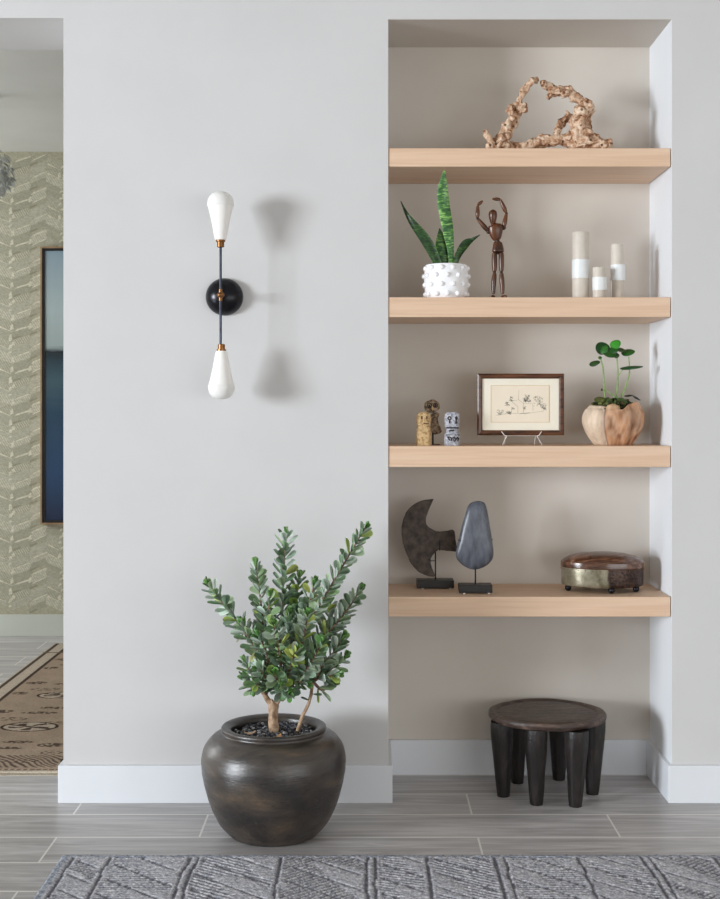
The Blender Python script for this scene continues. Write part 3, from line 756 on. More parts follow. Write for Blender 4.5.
# ------------------------------------------------------------------ root bowl with seedling plant
def root_bowl():
    Y = 0.15; S = 1 / 7.489
    q = lambda x, y, dy=0: at(570 + x * S, 330 + y * S, Y + dy); w = lambda n: wpx(n * S, Y)
    c = q(330, 860); hz = lambda y: q(0, y).z - Z3
    t = thing('potted_seedling', 'leafy green seedling plant in a carved natural root wood bowl', 'plant', (c.x, Y, Z3))
    n = 72; H = hz(560); prof = [(0, 0), (.60, 0), (.66, .05), (.80, .22), (.93, .42), (.99, .60), (.95, .80), (.82, .95), (.76, 1.0), (.68, .97), (.64, .80), (0, .78)]
    R = w(236)
    def fn(p, a, r, z):
        ca, sa = math.cos(a), math.sin(a)
        # front-left deep cleft between pale lobe and carved centre
        lobe = 0
        for a0, dep, wd in ((-2.15, .20, .11), (-1.0, .12, .13), (0.4, .08, .2), (1.6, .07, .25), (2.7, .06, .2)):
            d = (a - a0 + PI) % (2 * PI) - PI; lobe -= dep * math.exp(-(d / wd) ** 2)
        nz = noise.noise(Vector((ca * 1.6, sa * 1.6, z * 8))) * .10 + noise.noise(Vector((ca * 5, sa * 5, z * 18))) * .035
        k = 1 + (lobe + nz) * (1 if r > .4 * R else 0.3)
        zz = z
        if z > H * .9: zz += H * (.09 * math.sin(a + .3) * 0 + .10 * noise.noise(Vector((ca * 1.3, sa * 1.3, 3.1))) - (.20 * math.exp(-(((a + 1.55 + PI) % (2 * PI) - PI) / .50) ** 2)) + .11 * math.exp(-(((a + .5 + PI) % (2 * PI) - PI) / .5) ** 2))
        return (c.x + r * k * ca, Y + r * k * sa * .88, Z3 + zz)
    def colr(p):
        a = math.atan2(p.y - Y, p.x - c.x)
        nn = noise.noise(p * 30) * .5 + .5; nf = noise.noise(Vector((p.x * 90, p.y * 90, p.z * 22))) * .5 + .5
        pale = Vector(lin((240, 216, 190))[:3]); org = Vector(lin((200, 132, 80))[:3]); dk = Vector(lin((104, 58, 34))[:3])
        k = 0.0 if (a < -2.15 or a > 2.2) else 1.0
        col = pale.lerp(org, k * (.35 + .65 * nf)); col = col.lerp(dk, min(1, max(0, nn * nf - .26) * 2.6) * k)
        d = (a + 2.15 + PI) % (2 * PI) - PI; col = col.lerp(dk, .8 * math.exp(-(d / .07) ** 2))
        d = (a + .95 + PI) % (2 * PI) - PI; col = col.lerp(dk, .6 * math.exp(-(d / .06) ** 2))
        return (*col, 1)
    prof2 = curve([(r * R, z * H) for r, z in prof[1:-1]], 4)
    b = MB(); b.lathe([(0, 0)] + prof2 + [(0, .78 * H)], (c.x, Y, Z3), n, fn=fn, col=colr); b.build('bowl', 'root', t, angle=75)
    b = MB(); rr = random.Random(8)
    for _ in range(240):
        a = rr.uniform(0, 2 * PI); r = math.sqrt(rr.random()) * R * .63
        px, py = c.x - .004 + r * math.cos(a), Y + r * math.sin(a) * .88
        pz = Z3 + H * (.88 + .20 * rr.random()) + .012 * (1 - (r / (R * .6)) ** 2)
        g = rr.choice([(62, 74, 34), (84, 96, 44), (110, 118, 60), (92, 66, 42), (50, 56, 28)])
        b.ball((px, py, pz), rr.uniform(.0035, .0075), 7, 5, col=lin(g), wob=.9, ns=150)
    b.build('moss', 'moss', t)
    b = MB(); p = q(320, 588, -.062); b.ball(p, w(45), 14, 10, (1.1, .6, .75), wob=.25, ns=50, col=lin((222, 182, 142)))
    b.build('root_knot', 'root', t)
    # stems
    b = MB()
    def st(pts, r0=5, r1=4):
        C = curve([tuple(q(*p)) for p in pts], 6); m = len(C)
        b.tube(C, [w(r0 + (r1 - r0) * i / (m - 1)) for i in range(m)], 8)
    st([(262, 520, 0), (255, 400, 0), (248, 290, -.003), (230, 215, -.004)], 7, 5)
    st([(350, 520, .0), (355, 420, 0), (358, 320, 0), (350, 190, 0)], 8, 5)
    st([(385, 500, .01), (425, 400, .012), (446, 310, .01), (440, 200, .01)], 8, 4)
    st([(362, 345, 0), (385, 310, -.005), (400, 295, -.008)], 4, 3)
    st([(340, 505, -.01), (290, 465, -.015), (245, 447, -.02)], 6, 4)
    b.build('stems', 'stem_green', t)
    def leaf(cx_, cy_, rx, ry, rot, dy=0, tilt=0.0, g=(46, 104, 40), name='leaf'):
        b = MB(); p0 = q(cx_, cy_, dy); K = 20; vs = [p0 + Vector((0, -.003, 0))]; cols = [lin(g)]
        cr, sr = math.cos(rot), math.sin(rot)
        for ringk, f in ((1, .55), (2, 1.0)):
            for k in range(K):
                a = 2 * PI * k / K; u = math.cos(a) * f; v = math.sin(a) * f * (1 - .18 * math.cos(a))
                x, z = rx * u, ry * v; X_, Z_ = x * cr - z * sr, x * sr + z * cr
                yy = (-.002 if ringk == 1 else .001 + .0015 * math.sin(3 * a)); vs.append(p0 + Vector((w(X_), yy + tilt * w(z), w(Z_)))); cols.append(lin([min(255, v_ * (1.0 if ringk == 1 else .85)) for v_ in g]))
        back = [v + Vector((0, .0012, 0)) for v in vs]; o = len(vs)
        fs = [(0, 1 + k, 1 + (k + 1) % K) for k in range(K)] + [(1 + k, 1 + K + k, 1 + K + (k + 1) % K, 1 + (k + 1) % K) for k in range(K)]
        fs += [tuple(i + o for i in reversed(f)) for f in fs]
        fs += [(1 + K + k, 1 + K + (k + 1) % K, o + 1 + K + (k + 1) % K, o + 1 + K + k) for k in range(K)]
        b.add(vs + back, fs, cols + cols); b.build(name, 'gloss_leaf', t)
    leaf(246, 137, 54, 48, .1, -.01, .3, (26, 72, 30)); leaf(300, 178, 56, 30, -.25, -.018, 1.0, (40, 100, 38)); leaf(342, 108, 42, 34, .7, -.008, .5, (64, 158, 50)); leaf(262, 150, 30, 40, -.7, -.016, .4, (58, 128, 50)); leaf(330, 150, 40, 26, .3, -.014, .6, (34, 92, 36)); leaf(348, 190, 22, 22, .2, -.010, .5, (30, 76, 34)); leaf(226, 208, 14, 12, .2, -.006, .5, (60, 120, 50))
    leaf(385, 150, 38, 17, -.2, .0, 1.0, (60, 84, 40)); leaf(436, 168, 52, 26, .2, .01, .8, (46, 104, 38)); leaf(186, 250, 42, 20, .35, -.006, .7, (52, 84, 44))
    leaf(462, 282, 88, 14, .1, -.012, 1.2, (38, 86, 46)); leaf(240, 447, 9, 9, 0, -.02, 0, (44, 30, 24))
    leaf(440, 492, 34, 8, .1, .0, 1, (38, 36, 26)); leaf(500, 510, 36, 9, -.5, .0, 1, (34, 34, 30)); leaf(225, 520, 44, 20, .1, -.03, .8, (88, 96, 48)); leaf(392, 530, 40, 22, -.2, -.035, .8, (60, 100, 40)); leaf(290, 530, 30, 18, .4, -.04, .8, (70, 96, 44))
root_bowl()

# ------------------------------------------------------------------ stone sculptures on stands
def plate(b, outline, y0, y1):
    n = len(outline); b.add([(x, y0, z) for x, z in outline] + [(x, y1, z) for x, z in outline],
        [tuple(range(n)), tuple(range(2 * n - 1, n - 1, -1))] + [(i, (i + 1) % n, n + (i + 1) % n, n + i) for i in range(n)])
def stand(t, x0, x1, ztop, Yc, dep):
    b = MB(); b.box(x0, x1, Yc - dep, Yc + dep, Z4 + .003, ztop); b.build('base', 'blackbase', t, False, .0012)['label'] = 'black block base'
    for x in (x0 + (x1 - x0) * .15, x1 - (x1 - x0) * .1):
        for y in (Yc - dep * .9, Yc + dep * .8):
            b = MB(); b.lathe([(0, 0), (.005, 0), (.0045, .0032), (0, .0032)], (x, y, Z4), 12); b.build('rubber_foot', 'pad', t)
def axe():
    Y = 0.225; S = 1 / 4.8; q = lambda x, y: at(385 + x * S, 480 + y * S, Y)
    x0, x1 = q(153, 0).x, q(330, 0).x; zt = q(0, 480).z; xc = (x0 + x1) / 2
    t = thing('crescent_sculpture', 'dark brown stone crescent blade mounted on a black block stand', 'sculpture', (xc, Y + .02, Z4))
    stand(t, x0, x1, zt, Y + .02, .038)
    P = [(233, 92), (216, 128), (202, 165), (196, 198), (206, 222), (232, 240), (262, 248), (300, 244), (330, 241), (338, 285), (346, 338), (322, 341), (285, 338), (258, 336), (240, 348), (225, 366), (218, 390), (226, 422), (239, 460),
         (205, 459), (165, 443), (128, 404), (102, 350), (84, 292), (80, 232), (90, 182), (112, 142), (148, 112), (190, 96)]
    C = curve([(q(x, y).x, q(x, y).z) for x, y in P + [P[0]]], 4)[:-1]
    rr = random.Random(2); C = [(x + rr.uniform(-.0006, .0006), z + rr.uniform(-.0006, .0006)) for x, z in C]
    b = MB(); plate(b, C, Y - .010, Y + .010); b.build('crescent_blade', 'axe', t, False, .003)
    xr = q(243, 0).x
    b = MB(); b.tube([(xr, Y + .013, zt - .002), (xr, Y + .013, q(0, 300).z)], .0026, 10)
    b.tube([(xr, Y + .013, q(0, 318).z), (q(262, 0).x, Y + .013, q(0, 318).z), (q(262, 0).x, Y - .0115, q(0, 338).z), (q(262, 0).x, Y - .0125, q(0, 290).z)], .0014, 8)
    b.tube([(xr, Y + .013, q(0, 390).z), (q(222, 0).x, Y + .013, q(0, 390).z), (q(222, 0).x, Y - .0115, q(0, 388).z), (q(208, 0).x, Y - .0125, q(0, 380).z)], .0014, 8)
    b.build('rod', 'blackmetal', t)
axe()
def ovalstone():
    Y = 0.105; S = 1 / 4.8; q = lambda x, y: at(385 + x * S, 480 + y * S, Y)
    x0, x1 = q(355, 0).x, q(513, 0).x; zt = q(0, 500).z; xc = (x0 + x1) / 2
    t = thing('oval_stone_sculpture', 'smooth slate grey pear-shaped stone mounted on a black block stand', 'sculpture', (xc, Y + .01, Z4))
    stand(t, x0, x1, zt, Y + .01, .034)
    P = [(448, 100), (478, 110), (492, 150), (503, 215), (514, 285), (521, 345), (514, 383), (480, 415), (430, 430), (384, 416), (347, 383), (340, 348), (354, 285), (370, 215), (386, 160), (400, 122), (420, 106)]
    C = curve([(q(x, y).x, q(x, y).z) for x, y in P + [P[0]]], 4)[:-1]
    cx_ = sum(p[0] for p in C) / len(C); cz_ = sum(p[1] for p in C) / len(C)
    vs, fs = [], []; n = len(C); rows = []
    T = .020; L = [(-1.0, 0.0), (-.97, .35), (-.86, .62), (-.65, .83), (-.35, .95), (0, 1.0), (.35, .95), (.65, .83), (.86, .62), (.97, .35), (1, 0)]
    for yy, sc in L:
        if sc == 0: rows.append([len(vs)]); vs.append((cx_, Y + T * yy, cz_)); continue
        row = []
        for x, z in C: row.append(len(vs)); vs.append((cx_ + (x - cx_) * sc, Y + T * yy * 1.0, cz_ + (z - cz_) * sc))
        rows.append(row)
    for a, b_ in zip(rows, rows[1:]):
        for k in range(n):
            k2 = (k + 1) % n
            if len(a) == 1: fs.append((a[0], b_[k], b_[k2]))
            elif len(b_) == 1: fs.append((a[k], a[k2], b_[0]))
            else: fs.append((a[k], a[k2], b_[k2], b_[k]))
    b = MB(); b.add(vs, fs); b.build('stone', 'slate', t, angle=80)
    xr = q(434, 0).x
    b = MB(); b.tube([(xr, Y, zt - .002), (xr, Y, q(0, 428).z)], .0028, 10)
    b.tube([(xr, Y, q(0, 440).z), (xr, Y + .023, q(0, 420).z), (xr, Y + .023, q(0, 290).z)], .0015, 8)
    b.tube([(xr, Y + .023, q(0, 288).z), (q(516, 0).x + .001, Y + .004, q(0, 285).z), (q(514, 0).x, Y - .006, q(0, 288).z)], .0014, 8)
    b.tube([(xr, Y + .023, q(0, 288).z), (q(352, 0).x - .001, Y + .004, q(0, 288).z), (q(358, 0).x, Y - .008, q(0, 290).z), (q(372, 0).x, Y - .0135, q(0, 290).z)], .0014, 8)
    b.build('rod', 'blackmetal', t)
ovalstone()

# ------------------------------------------------------------------ oval box
def oval_box():
    Yc = 0.165; c = at(602.2, 590, Yc); a, bb = 0.1505, 0.098; rot = math.radians(-6)
    t = thing('oval_box', 'lidded oval box with dark wooden lid and patinated metal sides on ball feet', 'box', (c.x, Yc, Z4))
    def T(p): x, y = p[0], p[1]; return (c.x + x * math.cos(rot) - y * math.sin(rot), Yc + x * math.sin(rot) + y * math.cos(rot), Z4 + p[2])
    def make(prof, name, m, n=56, **k):
        b = MB(); b.lathe(prof, (0, 0, 0), n, sx=a, sy=bb); b.v = [T(p) for p in b.v]; return b.build(name, m, t, **k)
    make([(0, .020), (.94, .020), (.985, .024), (1.0, .034), (1.0, .088), (0, .088)], 'body', 'boxband', loc=(c.x, Yc, Z4 + .05))
    lid = make([(0, .0885), (1.0, .0885), (1.012, .091), (1.012, .098), (1.005, .109), (.985, .1125), (.93, .120), (.80, .130), (.55, .139), (.3, .143), (0, .145)], 'lid', 'lidwood', loc=(c.x, Yc, Z4 + .1), angle=25)
    for k in range(34):
        b = MB(); an = 2 * PI * k / 34; b.ball(T((a * 1.004 * math.cos(an), bb * 1.004 * math.sin(an), .083)), .0020, 6, 4); b.build('rivet', 'brass', t)
    for an in (math.radians(-78), math.radians(-166), math.radians(-22) , math.radians(112)):
        p = T((a * .86 * math.cos(an), bb * .86 * math.sin(an), 0)); b = MB()
        b.ball((p[0], p[1], Z4 + .0125), .0125, 16, 12); b.tube([(p[0], p[1], Z4 + .02), (p[0], p[1], Z4 + .0245)], .006, 10); b.build('ball_foot', 'blackmetal', t)
oval_box()

# ------------------------------------------------------------------ carved stool
def stool():
    cx_, cy_ = 0.667, 0.118; ZT = 0.297
    t = thing('carved_stool', 'low round dark carved wooden stool with stout tapered legs, under the lowest shelf', 'stool', (cx_, cy_, 0))
    def fn(p, a, r, z):
        k = 1 + .012 * math.sin(2 * a + 1) + .01 * noise.noise(Vector((math.cos(a) * 2, math.sin(a) * 2, z * 10)))
        return (cx_ + r * k * math.cos(a), cy_ + r * k * math.sin(a), z + .003 * noise.noise(Vector((r * 8 * math.cos(a), r * 8 * math.sin(a), 0))))
    prof = [(0, ZT - .028), (.150, ZT - .028), (.197, ZT - .027), (.2085, ZT - .022), (.2125, ZT - .013), (.2125, ZT - .005), (.209, ZT), (.198, ZT + .001), (.190, ZT - .001), (.184, ZT - .0055), (.176, ZT - .006), (.168, ZT - .003), (.10, ZT - .006), (0, ZT - .008)]
    b = MB(); b.lathe(prof, (cx_, cy_, 0), 72, fn=fn); b.build('seat', 'stool_top', t)
    for dx, dy in ((-.172, -.048), (-.060, -.150), (.080, -.172), (.170, -.020), (-.098, .125), (.070, .170)):
        b = MB(); k = 1.03
        x, y = cx_ + dx, cy_ + dy
        prof = [(0, 0), (.019, 0), (.023, .004), (.028, .06), (.034, .14), (.039, .20), (.041, .245), (.040, .271), (0, .271)]
        C = [(0, 0)] + curve(prof[1:-1], 3) + [(0, .270)]
        def fl(p, a, r, z, x=x, y=y, dx=dx, dy=dy):
            f = 1 + .035 * math.cos(7 * a + dx * 30) + .04 * noise.noise(Vector((math.cos(a) * 2 + dx * 50, math.sin(a) * 2, z * 14)))
            sp = 1 - .04 * (1 - z / .26)
            return (x * sp + cx_ * (1 - sp) + r * f * math.cos(a), y * sp + cy_ * (1 - sp) + r * f * math.sin(a), z)
        b.lathe(C, (x, y, 0), 28, fn=fl); b.build('leg', 'stool_leg', t, angle=60)
stool()

# ------------------------------------------------------------------ big potted plant
PX, PY = (273.8 - CX) * 4.262 / F_PX, -0.338
def big_plant():
    t = thing('potted_jade_plant', 'bushy grey-green succulent plant in a large round dark clay pot on the floor', 'plant', (PX, PY, 0))
    prof = [(0, 0), (.128, 0), (.140, .002), (.155, .014), (.180, .042), (.204, .088), (.222, .140), (.234, .190), (.2385, .237), (.235, .270), (.222, .302), (.200, .325), (.182, .334), (.174, .337), (.1715, .342), (.1735, .350), (.171, .356), (.163, .358), (.152, .356), (.143, .350), (.139, .340), (.138, .315), (0, .315)]
    C = [(0, 0)] + curve(prof[1:-1], 3) + [(0, .315)]
    def fn(p, a, r, z):
        k = 1 + .006 * noise.noise(Vector((math.cos(a) * 2, math.sin(a) * 2, z * 9))) + .002 * math.sin(z * 160)
        return (PX + r * k * math.cos(a), PY + r * k * math.sin(a), z)
    b = MB(); b.lathe(C, (PX, PY, 0), 96, fn=fn); b.build('pot', 'pot', t)
    b = MB(); b.lathe([(.137, .316), (.137, .326), (0, .330)], (PX, PY, 0), 40); b.build('soil', 'soil', t)
    rr = random.Random(4); b = MB()
    for _ in range(620):
        a = rr.uniform(0, 2 * PI); r = math.sqrt(rr.random()) * .131; s_ = rr.uniform(.0038, .0072)
        g = rr.choice([(34, 36, 42), (52, 56, 64), (70, 74, 84), (104, 110, 122), (150, 154, 164), (26, 26, 30), (190, 190, 192), (58, 50, 44)])
        b.ball((PX + r * math.cos(a), PY + r * math.sin(a), .331 + rr.uniform(0, .006)), s_, 7, 5, (1, rr.uniform(.6, 1), rr.uniform(.5, .8)), Matrix.Rotation(rr.uniform(0, 3), 3, 'Z'), lin(g))
    o = b.build('pebbles', 'pebble', t, angle=70); o['kind'] = 'stuff'
    # fallen dry leaves
    wood = MB(); stems = MB(); leaves = MB()
    D = lambda px, py, dy: at(px, py, PY + dy)
    base = Vector((PX, PY, .325))
    fork = D(273.5, 706, -.0)
    C = curve([tuple(base + Vector((0, 0, -.004))) + (.021,), tuple(base + Vector((0, 0, .012))) + (.017,), tuple(fork) + (.017,), tuple(fork + Vector((.002, 0, .012))) + (.012,)], 5)
    wood.tube([c[:3] for c in C], [c[3] for c in C], 14, .35, 70)
    wood.tube([fork, D(268, 700, 0), D(262, 690, .01)], [.011, .009, .007], 10, .3, 80); wood.tube([fork, D(278, 700, 0), D(282, 690, -.01)], [.012, .010, .007], 10, .3, 80)
    second = [D(296.5, 728, .0), D(302, 717, .0), D(308, 705, -.005), D(311, 695, -.01), D(313, 680, -.01)]
    second[0].z = .326
    wood.tube(second, [.0065, .006, .0058, .0055, .005], 10, .2, 80)
    wood.build('trunk', 'trunk', t)
    def leaf(p, axis_dir, up, L, W, g, curl=.18):
        d = axis_dir.normalized(); s = d.cross(up); s = s.normalized() if s.length > 1e-4 else Vector((1, 0, 0)); n_ = s.cross(d).normalized()
        U = ((0, .14), (.25, .50), (.5, .88), (.75, 1.0), (.93, .66), (1.0, 0.0))
        rl = rr.uniform(-1.0, 1.0); s, n_ = s * math.cos(rl) + n_ * math.sin(rl), n_ * math.cos(rl) - s * math.sin(rl)
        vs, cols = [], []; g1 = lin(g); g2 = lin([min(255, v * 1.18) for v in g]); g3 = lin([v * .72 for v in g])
        for u, wv in U[:-1]:
            c = p + d * (L * u) + n_ * (curl * L * u * u)
            hw = W * .5 * wv
            th = .0030 * (1 - u * .4)
            vs += [c - s * hw + n_ * (hw * .35), c + n_ * th * .6, c + s * hw + n_ * (hw * .35), c - n_ * th]
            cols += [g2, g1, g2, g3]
        tip = p + d * L + n_ * (curl * L); vs.append(tip); cols.append(g2 if random.random() > .25 else lin((150, 96, 92)))
        fs = []
        for i in range(4):
            a = i * 4
            for k in range(4): k2 = (k + 1) % 4; fs.append((a + k, a + k2, a + 4 + k2, a + 4 + k))
        for k in range(4): fs.append((16 + k, 16 + (k + 1) % 4, 20))
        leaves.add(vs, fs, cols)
    rr = random.Random(21)
    cam = Vector((0, -CAM_D, CAM_H))
    def tonep(yel):
        if rr.random() < .05 + yel: return rr.choice([(150, 172, 84), (172, 186, 96), (120, 152, 70)])
        return rr.choice([(136, 158, 138), (152, 172, 154), (118, 144, 118), (168, 186, 170), (104, 132, 98), (128, 156, 112), (92, 120, 84), (150, 172, 136), (176, 192, 176)])
    def branch(path, t0=.35, yel=.0, L0=.043, dens=.0115, r0=.0055, close=.024):
        Cc = curve([tuple(D(*p)) if not isinstance(p, Vector) else tuple(p) for p in path], 10)
        V = [Vector(c) for c in Cc]; m = len(V)
        stems.tube(V, [r0 * (1 - .62 * i / (m - 1)) for i in range(m)], 8, .15, 60)
        seg = [0]
        for i in range(1, m): seg.append(seg[-1] + (V[i] - V[i - 1]).length)
        tot = seg[-1]; s = tot * t0; k = 0; off = rr.uniform(0, PI)
        def pt(sv):
            for i in range(1, m):
                if seg[i] >= sv: f = (sv - seg[i - 1]) / max(1e-6, seg[i] - seg[i - 1]); return V[i - 1].lerp(V[i], f), (V[i] - V[i - 1]).normalized()
            return V[-1], (V[-1] - V[-2]).normalized()
        while s < tot:
            p, tn = pt(s); rem = tot - s; f = min(1, rem / .05)
            opening = math.radians(26 + 34 * f + rr.uniform(-9, 9)); L = max(L0, .046) * 1.10 * (.45 + .55 * f) * rr.uniform(.85, 1.12); W = L * rr.uniform(.46, .60)
            u = tn.cross(Vector((0, 1, .2))).normalized(); w_ = tn.cross(u)
            for h in range(2):
                an = off + k * PI / 2 + h * PI + rr.uniform(-.25, .25)
                rad = u * math.cos(an) + w_ * math.sin(an); d = tn * math.cos(opening) + rad * math.sin(opening)
                if rr.random() < .94: leaf(p, d, tn * 1.0 if h else tn, L, W, tonep(yel) if rem > .02 else rr.choice([(92, 140, 70), (84, 124, 66), (110, 150, 84)]))
            k += 1; s += dens * (.55 + .55 * f) * rr.uniform(.85, 1.15)
        p, tn = V[-1], (V[-1] - V[-2]).normalized(); u = tn.cross(Vector((0, 1, .2))).normalized(); w_ = tn.cross(u)
        for h in range(6):
            an = h * PI / 3; rad = u * math.cos(an) + w_ * math.sin(an); leaf(p - tn * .004, tn + rad * .35, tn, L0 * .42, L0 * .2, (96, 146, 70))
    F1 = (266, 694, .005); F2 = (281, 692, -.005); F3 = (313, 682, -.01)
    branch([F1, (258, 655, .02), (238, 622, .03), (222, 602, .03), (207, 582, .02)], .50, .02)
    branch([F1, (264, 655, .03), (262, 612, .05), (255, 562, .06)], .38, .05)
    branch([F2, (281, 650, .03), (283, 590, .06), (286, 531, .06)], .30, .02, .046)
    branch([F2, (292, 645, -.02), (318, 607, -.04), (345, 562, -.05), (366, 526, -.05)], .40, .0, .046)
    branch([F2, (306, 656, .01), (335, 625, .03), (350, 606, .04), (361, 588, .04)], .33, .02, .044)
    branch([F3, (325, 662, -.01), (336, 650, .0), (344, 636, .0)], .25, .02)
    branch([F3, (326, 672, .01), (338, 664, .02), (346, 656, .02)], .25, .0, .036)
    branch([F3, (318, 678, -.02), (330, 676, -.03), (338, 674, -.03)], .15, .0, .036)
    branch([F1, (258, 683, -.02), (250, 672, -.03), (244, 660, -.03)], .22, .03, .036)
    branch([F1, (257, 688, .0), (249, 684, .01), (244, 676, .01)], .22, .0, .032)
    branch([F1, (262, 688, -.03), (258, 684, -.06), (254, 690, -.07)], .3, .02, .03)
    branch([F2, (280, 655, -.06), (275, 632, -.12), (273, 622, -.16)], .35, .08, .046, close=.03)
    branch([F2, (298, 630, .0), (308, 605, -.01), (315, 582, -.02)], .30, .03, .042)
    branch([F2, (290, 668, -.06), (294, 655, -.11), (298, 648, -.13)], .25, .16, .044)
    branch([F2, (278, 684, -.05), (276, 678, -.09), (274, 672, -.11)], .2, .12, .042)
    branch([F2, (305, 670, -.05), (318, 650, -.08), (322, 640, -.09)], .25, .10, .042)
    branch([F2, (320, 648, .04), (328, 622, .08), (330, 600, .09)], .35, .0, .042)
    branch([F1, (268, 660, -.03), (262, 642, -.07), (258, 634, -.08)], .35, .10, .038)
    branch([F2, (292, 640, .04), (296, 600, .07), (300, 575, .08)], .35, .03, .042)
    branch([F2, (290, 684, -.03), (300, 682, -.06), (308, 684, -.07)], .15, .06, .036)
    branch([F1, (270, 684, .03), (268, 670, .05), (262, 650, .06)], .2, .10, .040)
    branch([F2, (288, 676, .04), (304, 660, .07), (318, 650, .08)], .2, .08, .042)
    branch([F2, (284, 670, .0), (288, 640, -.02), (290, 612, -.03)], .2, .14, .042)
    branch([F2, (286, 690, -.05), (288, 694, -.08), (290, 692, -.09)], .1, .04, .032)
    branch([F1, (266, 682, -.04), (262, 672, -.08), (256, 668, -.10)], .15, .05, .04)
    branch([F2, (282, 688, -.06), (284, 686, -.10), (282, 684, -.12)], .1, .12, .04)
    branch([F2, (300, 676, .0), (326, 668, .02), (334, 662, .02)], .2, .05, .044)
    branch([F2, (312, 650, .02), (330, 636, .04), (340, 622, .05)], .3, .02, .046)
    branch([F2, (300, 650, -.05), (306, 625, -.08), (308, 612, -.10)], .3, .08, .046)
    branch([F1, (262, 660, .0), (250, 640, .0), (243, 622, .0)], .45, .05, .040)
    branch([F2, (270, 650, .0), (268, 620, .0), (270, 594, .01)], .4, .10, .042)
    branch([F3, (322, 690, .0), (328, 686, .0), (334, 682, .0)], .3, .0, .036)
    # loose pale leaves hanging out on the left and low right
    up = Vector((0, -1, .3))
    leaf(D(258, 650, -.02), Vector((-.6, -.2, -.75)), up, .045, .018, (206, 206, 150)); leaf(D(243, 634, .0), Vector((-.5, 0, -.9)), up, .035, .012, (130, 130, 110))
    leaf(D(235, 622, .02), Vector((-1, 0, -.1)), up, .04, .016, (110, 134, 110)); leaf(D(310, 700, -.01), Vector((-1, -.2, .15)), up, .032, .014, (74, 92, 70)); leaf(D(312, 694, -.01), Vector((1, -.2, -.05)), up, .036, .010, (100, 122, 96))
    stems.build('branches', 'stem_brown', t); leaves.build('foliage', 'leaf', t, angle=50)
    for (dx, dy, g, an) in ((-.075, -.055, (206, 168, 130), .2), (.022, -.098, (214, 160, 104), 1.2)):
        bb = MB(); leaves_backup = leaves; 
        L = .038; vs = []; K = 8
        for i in range(K):
            u = i / (K - 1); hw = .008 * math.sin(PI * (u * .9 + .05)); cxx = (u - .5) * L
            for sgn in (-1, 1): vs.append((PX + dx + cxx * math.cos(an) - sgn * hw * math.sin(an), PY + dy + cxx * math.sin(an) + sgn * hw * math.cos(an), .343 + .006 * (2 * u - 1) ** 2 + (0.002 if sgn > 0 else 0)))
        vs2 = [(p[0], p[1], p[2] - .0012) for p in vs]; n = len(vs)
        fs = [(2 * i, 2 * i + 1, 2 * i + 3, 2 * i + 2) for i in range(K - 1)]; fs += [tuple(j + n for j in reversed(f)) for f in fs]
        bb.add(vs + vs2, fs, lin(g)); bb.build('dry_leaf', 'leaf', t)['label'] = 'dry tan leaf fallen on the pebbles'
big_plant()

